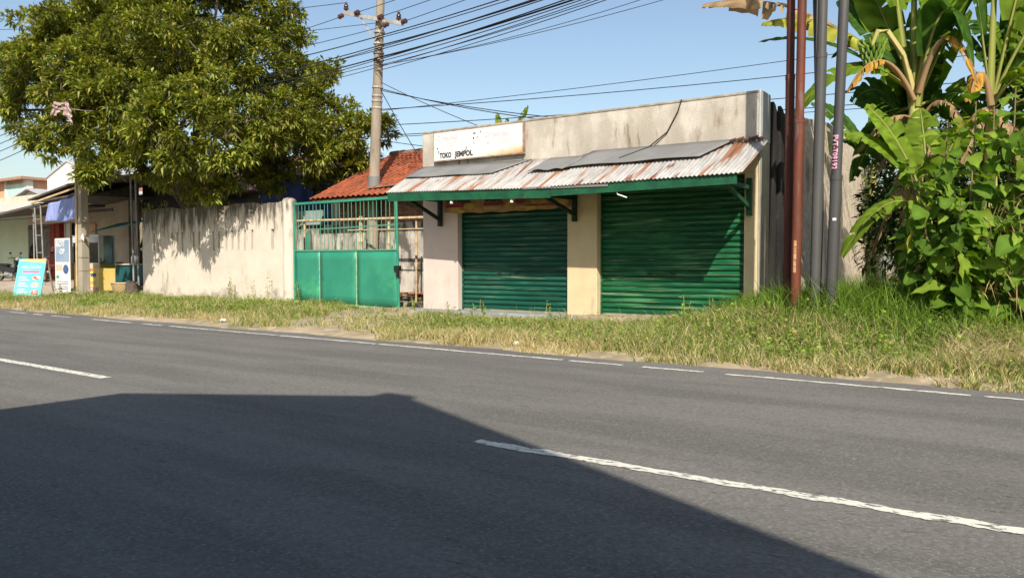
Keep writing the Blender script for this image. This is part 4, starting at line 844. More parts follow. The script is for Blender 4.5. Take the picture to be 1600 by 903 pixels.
# woven basket and small plants by the kiosk
bsk = thing('woven_basket', (-26.35, 14.55, gz(-26.35, 14.55)), 'tan woven bamboo basket on the ground beside the plaster wall', 'basket')
cz = gz(-26.35, 14.55); MB().lathe((-26.35, 14.55, cz), [(0.30, 0.0), (0.33, 0.03), (0.43, 0.42), (0.42, 0.43), (0.31, 0.05)], 20).build('bowl', M('woven_bamboo', (0.46, 0.34, 0.18), (0.36, 0.26, 0.13), 26, 0.85, 0.6, 60, stretch=(1, 1, 2)), bsk, smooth=True)
MB().tube([(-26.35 + 0.43 * math.cos(a), 14.55 + 0.43 * math.sin(a), cz + 0.425) for a in np.linspace(0, 2 * math.pi, 25)], 0.02, 6, cap=False).build('rim', m_bam, bsk, smooth=True)
b = MB(); b.tube([(-25.3, 14.2, gz(-25.3, 14.2) - 0.05), (-25.35, 14.25, 0.3), (-25.5, 14.3, 0.48)], [0.26, 0.2, 0.16], 9)
single('tree_stump', b, M('dark_bark', (0.09, 0.075, 0.06), (0.05, 0.04, 0.035), 6, 0.95, 0.8, 30), 'dark rotting stump leaning at the foot of the plaster wall', 'stump', smooth=True)

# motorbikes and seats on the forecourt
def motorbike(loc, rz, paint, label):
    t = thing('motorbike', loc, label, 'motorbike', None); mt = Matrix.Translation(loc) @ Matrix.Rotation(rz, 4, 'Z')
    def q(mb, name, mat, par=t, **k): return mb.xform(mt).build(name, mat, par, **k)
    for x in (-0.60, 0.62):
        wl = q(MB().tube([(x + 0.245 * math.cos(a), 0, 0.285 + 0.245 * math.sin(a)) for a in np.linspace(0, 2*math.pi, 25)], 0.042, 8, cap=False), 'wheel', m_blk, smooth=True)
        rim = MB().tube([(x + 0.20 * math.cos(a), 0, 0.285 + 0.20 * math.sin(a)) for a in np.linspace(0, 2*math.pi, 21)], 0.015, 6, cap=False)
        for k in range(5): a = k * 1.2566; rim.bar((x, 0, 0.285), (x + 0.2 * math.cos(a), 0, 0.285 + 0.2 * math.sin(a)), 0.02, 0.03, up=(0, 1, 0))
        q(rim, 'rim', M('gold_rim', (0.45, 0.33, 0.12), None, 3, 0.4, metal=0.5), wl)
    q(MB().prism([(-0.85, 0.62), (-0.75, 0.5), (-0.2, 0.42), (0.15, 0.35), (0.30, 0.42), (0.2, 0.58), (-0.1, 0.66), (-0.5, 0.72)], 'y', -0.12, 0.12), 'body', paint, bevel=0.03)
    q(MB().prism([(-0.8, 0.70), (-0.1, 0.67), (0.02, 0.72), (-0.15, 0.79), (-0.5, 0.80), (-0.78, 0.82)], 'y', -0.13, 0.13), 'seat', m_blk, bevel=0.03)
    q(MB().prism([(0.28, 0.40), (0.38, 0.38), (0.50, 0.75), (0.42, 1.0), (0.34, 0.98), (0.40, 0.72)], 'y', -0.17, 0.17), 'front_shield', paint, bevel=0.03)
    q(MB().prism([(0.36, 0.52), (0.5, 0.60), (0.75, 0.60), (0.93, 0.48), (0.75, 0.555), (0.52, 0.555)], 'y', -0.07, 0.07), 'mudguard', paint)
    q(MB().tube([(0.62, -0.06, 0.285), (0.45, -0.06, 0.8)], 0.022, 6).tube([(0.62, 0.06, 0.285), (0.45, 0.06, 0.8)], 0.022, 6), 'fork', m_gal)
    q(MB().tube([(0.26, -0.34, 1.02), (0.38, -0.18, 1.05), (0.40, 0, 1.03), (0.38, 0.18, 1.05), (0.26, 0.34, 1.02)], 0.02, 6), 'handlebar', m_blk)
    q(MB().ellipsoid((0.46, 0, 0.98), (0.09, 0.14, 0.09)), 'headlight', m_gal, smooth=True)
    for s in (-1, 1): q(MB().tube([(0.34, s*0.2, 1.05), (0.32, s*0.26, 1.22)], 0.008, 5).ellipsoid((0.32, s*0.27, 1.26), (0.02, 0.065, 0.045)), 'mirror', m_blk)
    q(MB().tube([(0.05, -0.14, 0.3), (-0.4, -0.16, 0.28), (-0.85, -0.16, 0.42)], [0.025, 0.04, 0.05], 8), 'exhaust', m_gal)
    q(MB().box(-0.25, 0.2, -0.1, 0.1, 0.2, 0.42), 'engine', m_gal, bevel=0.02); q(MB().box(-0.92, -0.84, -0.06, 0.06, 0.58, 0.68), 'tail_light', m_red)
    q(MB().tube([(-0.05, 0.1, 0.25), (-0.12, 0.25, 0.0)], 0.015, 6), 'side_stand', m_gal)
    return t
m_bkp = M('black_bike_paint', (0.02, 0.02, 0.022), None, 3, 0.3, spec=0.5); m_rdp = M('red_bike_paint', (0.38, 0.03, 0.025), (0.28, 0.02, 0.02), 3, 0.35, spec=0.5)
motorbike((-38.3, 15.9, gz(-38.3, 15.9) + 0.03), R(20), m_bkp, 'black scooter parked on the forecourt behind the turquoise sandwich board')
motorbike((-36.15, 16.4, gz(-36.1, 16.4) + 0.03), R(152), m_rdp, 'red motorbike with gold wheels parked before the folding grille')
m_chair = M('red_brown_wood', (0.30, 0.07, 0.035), (0.22, 0.05, 0.03), 4, 0.6)
ch = thing('wooden_chair', (-37.3, 17.3, gz(-37.3, 17.3) + 0.025), 'red-brown slatted wooden chair in front of the dark red door', 'chair'); cx, cy2, cz2 = -37.3, 17.3, gz(-37.3, 17.3) + 0.022
MB().box(cx - 0.35, cx + 0.35, cy2 - 0.3, cy2 + 0.3, cz2 + 0.42, cz2 + 0.47).build('seat', m_chair, ch)
for a in (-0.32, 0.32):
    MB().box(cx + a - 0.03, cx + a + 0.03, cy2 - 0.28, cy2 - 0.22, cz2, cz2 + 0.66).build('leg', m_chair, ch); MB().box(cx + a - 0.03, cx + a + 0.03, cy2 + 0.22, cy2 + 0.28, cz2, cz2 + 1.15).build('leg', m_chair, ch)
    MB().box(cx + a - 0.04, cx + a + 0.04, cy2 - 0.3, cy2 + 0.22, cz2 + 0.66, cz2 + 0.70).build('armrest', m_chair, ch)
for k in range(5): MB().bar((cx - 0.24 + 0.12 * k, cy2 + 0.24, cz2 + 0.47), (cx - 0.2 + 0.12 * k, cy2 + 0.27, cz2 + 1.1), 0.05, 0.02, up=(0, 1, 0)).build('back_slat', M('orange_slat', (0.55, 0.16, 0.07), None, 3, 0.6), ch)
MB().box(cx - 0.35, cx + 0.35, cy2 + 0.23, cy2 + 0.29, cz2 + 1.1, cz2 + 1.17).build('top_rail', m_chair, ch)
bx, by = -35.2, 15.7; bz = gz(bx, by) + 0.022; t = thing('orange_crate', (bx, by, bz), 'small orange wooden crate standing between red motorbike and chair', 'crate'); m_oc = M('orange_crate_wood', (0.52, 0.18, 0.06), None, 3, 0.7)
for k in range(4): MB().box(bx - 0.26, bx + 0.26, by - 0.22, by - 0.20, bz + 0.13 * k, bz + 0.13 * k + 0.11).build('front_slat', m_oc, t)
MB().box(bx - 0.25, bx + 0.25, by - 0.2, by + 0.2, bz, bz + 0.5).build('box', m_chair, t)
single('hanging_bag', MB().tube([(-40.6, 17.9, 2.1), (-40.55, 17.88, 1.9), (-40.4, 17.86, 1.5), (-40.35, 17.86, 1.1)], [0.05, 0.16, 0.14, 0.10], 8).tube([(-40.75, 17.9, 2.0), (-40.85, 17.9, 1.5), (-40.8, 17.9, 1.05)], [0.08, 0.10, 0.05], 8).tube([(-40.6, 17.95, 2.1), (-40.6, 18.0, 2.45)], 0.015, 5), m_blk, 'black jacket hanging on the folding grille', 'jacket', smooth=True)

# ------------------------------------------------------------------ poles
m_cpole = M('weathered_pole_concrete', (0.28, 0.235, 0.18), (0.20, 0.165, 0.125), 2.5, 0.92, 0.4, 40, stretch=(1, 1, 0.3), stain=((0.12, 0.095, 0.07), 3, (1, 1, 0.4), 0.58, 0.72))
m_ins = M('brown_porcelain', (0.075, 0.03, 0.022), None, 3, 0.2, spec=0.6); m_arm = M('galvanised_arm', (0.42, 0.40, 0.35), (0.30, 0.28, 0.25), 4, 0.6, metal=0.2)
up = thing('utility_pole', (-16.28, 16.75, 0), 'tall tapered concrete utility pole with crossarm rising through the tiled roof', 'pole')
PB, PT = Vector((-16.62, 16.75, 0.0)), Vector((-16.08, 16.75, 9.6))
def on_pole(z): return PB.lerp(PT, z / 9.6)
MB().tube([on_pole(z) for z in (0, 3.2, 3.22, 6, 9.6)], [0.20, 0.175, 0.165, 0.145, 0.11], 16).build('shaft', m_cpole, up, smooth=True)
MB().tube([on_pole(3.2), on_pole(3.75)], [0.19, 0.185], 16).build('metal_sleeve', m_flash, up, smooth=True)
for z in (5.75, 5.95, 6.1, 6.35, 7.15, 7.35, 7.62, 7.95): MB().tube([on_pole(z), on_pole(z + 0.05)], [0.165, 0.165], 14).build('band', m_arm, up)
ca, cb = Vector((-17.35, 16.38, 8.86)), Vector((-14.92, 17.0, 7.92)); cmid = on_pole(8.38)
ca = Vector((-17.42, 16.55, 8.72)); cb = Vector((-15.05, 16.55, 7.98))
MB().bar(ca, cb, 0.07, 0.10).build('crossarm', m_arm, up)
for e in (0.28, 0.72): MB().bar(ca.lerp(cb, e) + Vector((0, .02, -.05)), on_pole(7.72) + Vector((0, -0.16, 0)), 0.03, 0.03).build('arm_brace', m_arm, up)
INS = [(-0.5, 8), (0, 8), (0, 7.3)]
def pin_ins(c): return MB().lathe(c, [(0.02, -0.06), (0.02, 0.02), (0.07, 0.03), (0.08, 0.08), (0.045, 0.10), (0.07, 0.12), (0.065, 0.17), (0.04, 0.19), (0.045, 0.24), (0.02, 0.25)], 10)
for e in (0.03, 0.93): pin_ins(ca.lerp(cb, e) + Vector((0, 0, 0.07))).build('pin_insulator', m_ins, up, smooth=True)
def strain(c, d):
    c, d = Vector(c), Vector(d).normalized(); r = []
    pts = [c + d * t for t in (0, 0.05, 0.06, 0.10, 0.11, 0.15, 0.16, 0.20, 0.21, 0.28)]
    return MB().tube(pts, [0.015, 0.015, 0.07, 0.07, 0.04, 0.04, 0.075, 0.075, 0.015, 0.015], 9)
ENDS = []
for e, dl in ((0.02, -1), (0.20, 1), (0.60, 1), (0.80, -1), (0.99, 1)):
    c = ca.lerp(cb, e) + Vector((0, -0.06, 0.02 if dl > 0 else -0.06)); d = Vector((dl, -0.12, 0.03 if dl > 0 else -0.25)); strain(c, d).build('strain_insulator', m_ins, up, smooth=True); ENDS.append((c + d.normalized() * 0.28, dl))
for z in (7.5, 7.1, 6.85): MB().tube([on_pole(z) + Vector((0.14, -0.08, 0)), on_pole(z) + Vector((0.27, -0.12, -0.05))], 0.035, 8).build('cable_clamp', m_arm, up)
# square concrete post by the stalls
sp_ = thing('concrete_post', (-26.6, 13.3, -0.05), 'pale square concrete power post standing in front of the stalls', 'pole'); gq = gz(-26.6, 13.3)
b = MB(); b.add([(-26.6 + sx * w_, 13.3 + sy * w_, z) for z, w_ in ((gq - 0.1, 0.145), (7.2, 0.10)) for sx, sy in ((-1,-1),(1,-1),(1,1),(-1,1))], [(0,3,2,1),(4,5,6,7),(0,1,5,4),(1,2,6,5),(2,3,7,6),(3,0,4,7)])
m_sq = M('pale_post_concrete', (0.34, 0.30, 0.235), (0.26, 0.23, 0.18), 2.5, 0.92, 0.3, 40, stretch=(1, 1, 0.3)); b.build('shaft', m_sq, sp_, bevel=0.02)
for z in (0.9, 1.35, 1.9, 2.5): MB().box(-26.6 - 0.147, -26.6 + 0.147, 13.3 - 0.147, 13.3 + 0.147, z, z + 0.025).build('strap', m_cpole, sp_)
MB().add([(-26.47, 13.15, 2.02), (-26.25, 13.15, 1.9), (-26.33, 13.16, 2.18)], [(0, 1, 2)]).build('paper_tag', m_white, sp_).modifiers.new('thick', 'SOLIDIFY').thickness = 0.003
MB().cyl((-26.72, 13.12, gq), (-26.69, 13.14, 4.6), 0.035, n=8).build('conduit', m_bam, sp_)
MB().lathe((-26.6, 13.3, gq - 0.02), [(0.33, 0), (0.3, 0.06), (0.2, 0.1)], 12).build('footing', m_conc, sp_)

m_rst = M('shaded_rusty_steel', (0.085, 0.02, 0.012), (0.055, 0.013, 0.009), 3, 0.6, 0.2, 30, stretch=(3, 3, 0.5), stain=((0.13, 0.05, 0.03), 5, (2, 2, 0.35), 0.55, 0.72))  # darker red: the neighbouring pole's shadow is put into this colour
m_rst2 = M('lit_red_oxide_steel', (0.135, 0.036, 0.018), (0.085, 0.026, 0.016), 2.5, 0.6, 0.2, 30, stretch=(3, 3, 0.5), stain=((0.14, 0.085, 0.072), 5, (2, 2, 0.35), 0.54, 0.70))  # lit copy of the red steel, for the pole in full sun
m_gst = M('grey_painted_steel', (0.075, 0.075, 0.072), (0.058, 0.058, 0.056), 2, 0.5, 0.05, 30, stretch=(2, 2, 0.4), stain=((0.075, 0.058, 0.046), 4, (2, 2, 0.3), 0.58, 0.72))
m_gst2 = M('dark_grey_steel', (0.062, 0.06, 0.060), (0.048, 0.046, 0.047), 2, 0.5, 0.05, 30, stretch=(2, 2, 0.4), stain=((0.085, 0.08, 0.075), 4, (2, 2, 0.3), 0.6, 0.72))
def steel_pole(xb, xt, y, r, mat, label, steps=(), n_=20):
    zb = gz(xb, y) - 0.1; t = thing('steel_pole', (xb, y, zb), label, 'pole', None); xt_ = lambda z: xb + (xt - xb) * z / 5.0
    pts, rad = [], []
    zc = [zb] + [z for z in steps] + [9.0]; rr = r
    for i in range(len(zc) - 1):
        pts += [(xt_(zc[i] + 0.001), y, zc[i] + 0.001), (xt_(zc[i + 1]), y, zc[i + 1])]; rad += [rr, rr]; rr *= 0.88
    MB().tube(pts, rad, n_).build('shaft', mat, t, smooth=True); 
    for z in steps: MB().tube([(xt_(z - 0.03), y, z - 0.03), (xt_(z + 0.04), y, z + 0.04)], rad[0] * 1.06, n_).build('collar', mat, t, smooth=True)
    return t, xt_
rp1, _ = steel_pole(-3.06, -3.06, 11.8, 0.066, m_rst, 'red steel pole with shade in its colour standing closest to the shop', (3.9,))
rp2, fx = steel_pole(-2.893, -2.84, 11.55, 0.071, m_rst2, 'rust red steel pole with peeling paint beside the shade-coloured pole', (3.2,))
m_peel = M('peeled_primer', (0.40, 0.16, 0.07), (0.46, 0.30, 0.17), 12, 0.8)
for k in range(5):
    z = 1.02 + 0.095 * k; b = MB(); x = fx(z); V_ = []
    for zz in (z, z + 0.085):
        for a in np.linspace(-1.9, -1.35, 6): V_.append((x + 0.0725 * math.cos(a), 11.55 + 0.0725 * math.sin(a), zz))
    b.add(V_, [(j, j+1, j+7, j+6) for j in range(5)]).build('peeled_label', m_peel, rp2)
gp1, _ = steel_pole(-2.636, -2.568, 11.6, 0.074, m_gst, 'mid grey steel pole between the red pole and the lettered pole', (4.1,))
bp1, _ = steel_pole(-2.593, -2.749, 12.0, 0.05, m_gst2, 'thin dark steel pole directly behind the mid grey pole')
gp2, fx = steel_pole(-2.393, -2.254, 11.45, 0.077, m_gst2, 'dark grey steel pole with pink lettering PVT-T09192', (2.34,))
tb = text_mb('PVT-T09192', 0.105, 0.003, 0.0, spacing=1.05)
_me = bpy.data.meshes.new('lettering'); _me.from_pydata(tb.v, [], tb.f); _b = bmesh.new(); _b.from_mesh(_me)
for yc in np.linspace(-0.02, 0.10, 17): bmesh.ops.bisect_plane(_b, geom=_b.verts[:] + _b.edges[:] + _b.faces[:], plane_co=(0, yc, 0), plane_no=(0, 1, 0))   # fine strips so the print follows the round steel
_b.to_mesh(_me); _b.free(); tb.v = [v.co[:] for v in _me.vertices]; tb.f = [tuple(q_.vertices) for q_ in _me.polygons]; bpy.data.meshes.remove(_me); xs_ = [q_[0] for q_ in tb.v]; L_ = max(xs_) - min(xs_); zt_ = 2.93; ln_ = 0.47; rp_ = 0.0785
V_ = []
for x, y, z in tb.v:
    zz = zt_ - (x - min(xs_)) / L_ * ln_; a = -1.83 + (y - 0.035) / rp_; V_.append((fx(zz) + rp_ * math.cos(a), 11.45 + rp_ * math.sin(a), zz))
MB().add(V_, tb.f).build('lettering', M('pink_spray_paint', (0.72, 0.36, 0.48), None, 20, 0.7), gp2, recalc=False)
b = MB(); z = 1.75; V_ = []
for zz in (z, z + 0.035):
    for a in np.linspace(-1.7, -1.1, 6): V_.append((fx(zz) + 0.0785 * math.cos(a), 11.45 + 0.0785 * math.sin(a), zz))
b.add(V_, [(j, j+1, j+7, j+6) for j in range(5)]).build('white_sticker', m_white, gp2)

# ------------------------------------------------------------------ overhead cables
m_cab = M('black_cable', (0.012, 0.012, 0.013), None, 3, 0.6)
def cable(a, b, r, sag, label, group):
    a, b = Vector(a), Vector(b); n_ = 22
    pts = [a.lerp(b, i / n_) - Vector((0, 0, 4 * sag * (i / n_) * (1 - i / n_))) for i in range(n_ + 1)]
    mb = MB().tube(pts, r, 5); o = mb.build('cable', m_cab, loc=tuple(a), smooth=True); return tag(o, ('thick ' if r >= 0.02 else 'slim ' if r <= 0.0105 else '') + label, 'cable', group)
L1, G1 = 'black overhead cable strung along the road from the concrete utility pole', 'cables along the road'
L2, G2 = 'service wire leaving the utility pole above the shop parapet', 'service wires above the shop'
L3, G3 = 'power line running from the utility pole into the big tree', 'cables into the tree'
def pp(z, dy=-0.17): v = on_pole(z); return (v.x + 0.05, v.y + dy, v.z)
# right hand: along the road, passing high over the shop front
for i, (z, yr, zr, r) in enumerate(((7.80, 13.4, 8.6, 0.016), (7.74, 13.2, 8.5, 0.012), (7.52, 12.9, 8.35, 0.020), (7.46, 12.7, 8.25, 0.014), (7.40, 12.6, 8.2, 0.014), (7.18, 12.4, 8.0, 0.024), (7.12, 12.2, 7.95, 0.016), (7.05, 12.1, 7.8, 0.012), (6.95, 11.7, 7.6, 0.010), (6.9, 11.4, 7.45, 0.010), (6.8, 11.1, 7.3, 0.010))):
    cable(pp(z), (6.0, yr, zr), r, 0.35 + 0.05 * (i % 3), L1, G1)
for (c, dl) in ENDS:
    if dl > 0: cable(c, (6.0, 13.6, 9.6), 0.010, 0.35, L1, G1)
# left hand
PT2 = (-26.6, 13.3)
for i, (z, zl, r) in enumerate(((7.80, 6.9, 0.016), (7.52, 6.75, 0.016), (7.46, 6.7, 0.012), (7.40, 6.62, 0.012), (7.18, 6.45, 0.020), (7.12, 6.4, 0.012), (7.0, 6.2, 0.010), (6.9, 6.1, 0.010))):
    cable(pp(z), (PT2[0] + 0.12, PT2[1] - 0.05 - 0.02 * i, zl), r, 0.25 + 0.06 * (i % 3), L3, G3)
for (c, dl) in ENDS:
    if dl < 0: cable(c, (-26.5, 13.25, 7.15), 0.010, 0.2, L3, G3)
cable(ca + Vector((0, 0, .3)), (-40, 13, 11.2), 0.010, 0.3, L3, G3); cable(pp(8.2), (-40, 14, 10.6), 0.009, 0.3, L3, G3)
for i, (z, zz) in enumerate(((6.9, 7.0), (6.7, 6.75), (6.45, 6.4), (6.2, 6.1), (5.9, 5.7))):
    cable((PT2[0] - 0.11, PT2[1], z), (-58, 16.5, zz - 0.15 * i), 0.014, 0.5, 'black cable running on from the square concrete post over the stalls', 'cables over the stalls')
# service wires to the right and back
for (z, e, r, sg_) in ((5.72, (14, 30, 8.4), 0.012, 0.5), (5.68, (14, 31, 9.6), 0.010, 0.4), (5.25, (14, 30, 7.3), 0.012, 0.4), (4.95, (14, 29, 6.4), 0.012, 0.25), (4.9, (14, 28.5, 6.1), 0.010, 0.25),
                     (6.35, (-5.6, 17, 4.1), 0.012, 0.3), (6.3, (-4.3, 17, 4.05), 0.012, 0.3), (6.55, (-10.6, 17, 4.1), 0.010, 0.1), (4.85, (-10.8, 16, 4.0), 0.010, 0.1)):
    cable(pp(z, 0.0), e, r, sg_, L2, G2)
for e in ((-2.0, 24, 11.6), (0.5, 26, 12.2)): cable(pp(7.0, 0), e, 0.010, 0.6, L2, G2)
cable(pp(6.4, 0.0), (-15.15, 17.6, 4.05), 0.012, 0.05, 'guy wire dropping from the utility pole to the tiled roof', None)

# ------------------------------------------------------------------ house behind the camera (its gable shades the road)
hb = thing('gable_house', (-0.3, -5, -0.02), 'gable-ended house across the road whose roof shades the near lane', 'house')
Yg, ax, az = -1.08, -0.35, 5.97
rk = [(-4.9, 2.7), (-4.05, 3.80), (-3.35, 4.72), (ax, az), (ax + 0.12, az + 0.02), (2.62, 4.05), (4.6, 2.77)]
rfb = MB()
for (a, c), (d, e) in zip(rk[:-1], rk[1:]):
    rfb.add([(a, Yg, c), (d, Yg, e), (d, -9, e), (a, -9, c), (a, Yg, c - 0.12), (d, Yg, e - 0.12), (d, -9, e - 0.12), (a, -9, c - 0.12)], [(0,1,2,3),(7,6,5,4),(0,4,5,1),(1,5,6,2),(2,6,7,3),(3,7,4,0)])
rfb.build('roof', m_roofbr, hb); MB().bar((ax + 0.05, Yg - 0.001, az + 0.03), (ax + 0.05, -9, az + 0.03), 0.34, 0.12).build('ridge_cap', m_roofbr, hb)
MB().prism([(-4.4, -0.05), (4.1, -0.05), (4.1, 2.98), (2.62, 3.92), (ax, 5.85), (-3.35, 4.6), (-4.05, 3.68), (-4.4, 3.2)], 'y', -1.7, -8.8).build('wall', m_wht, hb)
f_ = MB().box(-0.9, 0.3, -1.74, -1.66, 0.0, 2.1).build('door', m_wood, hb); MB().box(0.14, 0.2, -1.70, -1.63, 1.0, 1.12).build('handle', m_blk, f_)
f_ = MB().box(1.2, 2.6, -1.70, -1.66, 1.0, 2.0).build('window', m_wood, hb); MB().box(1.28, 2.52, -1.66, -1.655, 1.08, 1.92).build('pane', m_dark, f_)

# ------------------------------------------------------------------ vegetation
def unit(v): return v / np.maximum(np.linalg.norm(v, axis=-1, keepdims=True), 1e-9)
def leaf_cloud(P, D, ln, wd, fold=0.25, droop=0.2, seed=1):
    """P (n,3) bases, D (n,3) directions; each leaf 6 points, 4 triangles, folded on its midrib"""
    r = np.random.default_rng(seed); n_ = len(P); D = unit(D); ref = unit(np.array([0, 0, 1.0]) + 0.35 * r.normal(size=(n_, 3)))
    sd_ = unit(np.cross(D, ref)); up_ = unit(np.cross(sd_, D)); ln = np.asarray(ln).reshape(-1, 1) * np.ones((n_, 1)); wd = np.asarray(wd).reshape(-1, 1) * np.ones((n_, 1))
    dz = np.array([0, 0, -1.0])
    mid = P + D * ln * 0.45 + dz * ln * droop * 0.2; tip = P + D * ln + dz * ln * droop
    a = mid + sd_ * wd / 2 + up_ * wd * fold; c = mid - sd_ * wd / 2 + up_ * wd * fold
    V = np.stack([P, a, mid, c, tip], 1).reshape(-1, 3); k = 5 * np.arange(n_)[:, None]
    T = np.concatenate([k + [0, 1, 2], k + [0, 2, 3], k + [1, 4, 2], k + [2, 4, 3]], 0)
    return V, T
def colours(n_, cols, wts, seed, jit=0.25):
    r = np.random.default_rng(seed); c = np.array(cols)[r.choice(len(cols), n_, p=np.array(wts) / sum(wts))]
    return np.clip(c * (1 + jit * (r.random((n_, 1)) * 2 - 1)), 0.004, 0.9)
m_lf = M_leaf('tree_leaf', 0.28); m_gl = M_leaf('grass_blade', 0.30, 0.6, 0.2); m_bl = M_leaf('banana_leaf', 0.36, 0.65, 0.08)
m_bark = M('grey_brown_bark', (0.17, 0.13, 0.09), (0.10, 0.075, 0.055), 4, 0.95, 0.8, 20, stretch=(1, 1, 0.4))

# big tree behind the plaster wall
RIGHT = np.array([0.826, 0.5636, 0]); DEEP = np.array([-0.5636, 0.826, 0]); TB = np.array([-24.1, 15.6, 0.0])
BL = [(-26.47, 11.93, 7.28, 1.35), (-27.74, 11.74, 6.22, 1.09), (-26.65, 13.23, 8.47, 1.71), (-25.85, 14.55, 9.19, 1.97), (-24.42, 12.68, 6.4, 1.56), (-24.21, 14.36, 7.2, 1.79), (-24.29, 15.95, 9.38, 1.99), (-21.79, 14.96, 7.19, 1.83), (-22.64, 17.33, 8.67, 1.61), (-21.74, 16.36, 6.73, 1.66), (-21.85, 18.39, 7.67, 1.18), (-20.33, 18.0, 6.25, 1.13), (-19.68, 18.77, 5.71, 0.79), (-18.43, 19.04, 5.67, 0.58), (-20.59, 16.99, 5.33, 1.32), (-19.89, 18.08, 4.66, 0.95), (-18.87, 18.21, 4.07, 0.58), (-19.31, 13.65, 4.76, 1.1), (-20.14, 12.78, 4.9, 1.05), (-22.74, 12.85, 5.07, 1.07), (-24.22, 12.08, 5.49, 1.08), (-25.25, 11.62, 5.09, 0.71), (-23.17, 12.29, 4.36, 0.69), (-23.48, 12.15, 3.85, 0.42), (-21.44, 14.01, 4.03, 0.82), (-20.85, 15.2, 4.15, 0.85), (-20.9, 16.6, 4.35, 0.75), (-22.14, 13.29, 4.07, 0.66), (-24.9, 15.17, 11.02, 2.19), (-23.63, 16.66, 11.32, 1.67), (-27.82, 14.51, 10.53, 1.5), (-28.75, 13.11, 9.1, 0.89), (-22.42, 17.49, 9.78, 1.12), (-20.75, 18.6, 7.85, 0.51), (-28.84, 12.07, 7.9, 0.78), (-22.11, 17.27, 4.63, 1.0), (-21.18, 14.49, 3.53, 0.6), (-22.53, 12.45, 6.13, 0.95), (-22.21, 13.71, 8.07, 1.38), (-19.96, 13.48, 5.63, 1.02), (-24.28, 11.85, 6.81, 0.97), (-19.31, 15.21, 5.46, 0.97), (-19.0, 16.43, 4.81, 0.8), (-20.52, 12.05, 4.93, 0.8), (-18.97, 17.47, 5.25, 0.73), (-18.75, 18.25, 4.8, 0.55)]
tr = thing('broadleaf_tree', tuple(TB), 'large dense broadleaf tree growing behind the mouldy plaster wall', 'tree')
rt = np.random.default_rng(11); limbs = MB(); CEN = []
CEN = [(np.array(q_[:3]), q_[3]) for q_ in BL]
def wob(a, b, n_, amp):
    pts = []
    for i in range(n_ + 1):
        t_ = i / n_; q_ = a + (b - a) * t_ + np.array([0, 0, 0.9 * math.sin(math.pi * t_) * 0.25]) + (rt.normal(size=3) * amp if 0 < i < n_ else 0); pts.append(q_)
    return pts
tk = [TB + np.array([0, 0, -0.1]), TB + np.array([0.05, -0.05, 1.2]), TB + np.array([-0.1, 0.0, 2.3]), TB + np.array([0.0, 0.1, 3.2])]
MB().tube(tk, [0.46, 0.36, 0.32, 0.30], 14).build('trunk', m_bark, tr, smooth=True)
fork = tk[-1]; mains = []
for k, (u, d_, z) in enumerate(((-3.2, -0.8, 5.6), (-1.2, 1.0, 6.6), (0.8, -0.9, 6.4), (2.6, 0.3, 5.6), (4.2, -0.6, 5.4), (-0.2, -1.6, 4.8))):
    e = TB + RIGHT * u + DEEP * d_ + np.array([0, 0, z]); MB().tube(wob(fork - np.array([0, 0, 0.3]), e, 6, 0.10), list(np.linspace(0.2, 0.10, 7)), 9).build('limb', m_bark, tr, smooth=True); mains.append(e)
tw = MB()
for c, r_ in CEN:
    e = min(mains, key=lambda q_: np.linalg.norm(q_ - c)); tw.tube(wob(e, c, 5, 0.10), list(np.linspace(0.075, 0.03, 6)), 6)
    for k in range(7):
        d_ = unit(rt.normal(size=3)); tw.tube(wob(c, c + d_ * r_ * 0.92, 3, 0.06), [0.028, 0.02, 0.014, 0.008], 4, cap=False)
tw.build('twigs', m_bark, tr, smooth=True)
PP, DD, LL, CV = [], [], [], []
for c, r_ in CEN:
    ns = int(13 * r_ ** 1.9) + 5                      # leafy clumps hung round each limb end
    d0 = unit(rt.normal(size=(ns, 3)) + np.array([0, 0, 0.15]))
    cc = c + d0 * (r_ * rt.uniform(0.45, 1.18, (ns, 1))) * np.array([1, 1, 0.88]); rr_ = rt.uniform(0.20, 0.48, ns)
    for q_, dq, rq in zip(cc, d0, rr_):
        nc = int(112 * rq ** 1.5) + 5; tone = rt.uniform(0.70, 1.3)
        d_ = unit(rt.normal(size=(nc, 3)) + dq * 0.4); pc = q_ + d_ * rq * rt.uniform(0.35, 1.05, (nc, 1)) * np.array([1, 1, 0.7])
        for k in range(6):
            PP.append(pc + 0.03 * rt.normal(size=d_.shape)); DD.append(unit(d_ * 0.7 + dq * 0.3 + np.array([0, 0, 0.3]) + 0.55 * rt.normal(size=d_.shape))); LL.append(rt.uniform(0.14, 0.27, nc)); CV.append(np.full(nc, tone))
PP = np.concatenate(PP); DD = np.concatenate(DD); LL = np.concatenate(LL); CV = np.concatenate(CV)
V, T = leaf_cloud(PP, DD, LL, LL * 0.34, 0.16, 0.28, 3)
cl = colours(len(PP), [(0.16, 0.185, 0.022), (0.215, 0.23, 0.03), (0.09, 0.125, 0.016), (0.27, 0.245, 0.04), (0.24, 0.16, 0.06)], [5, 4, 4, 1.6, 0.3], 5) * CV[:, None]
tag(np_mesh('crown', V, T, m_lf, np.repeat(cl, 5, 0), parent=tr), kind='stuff')
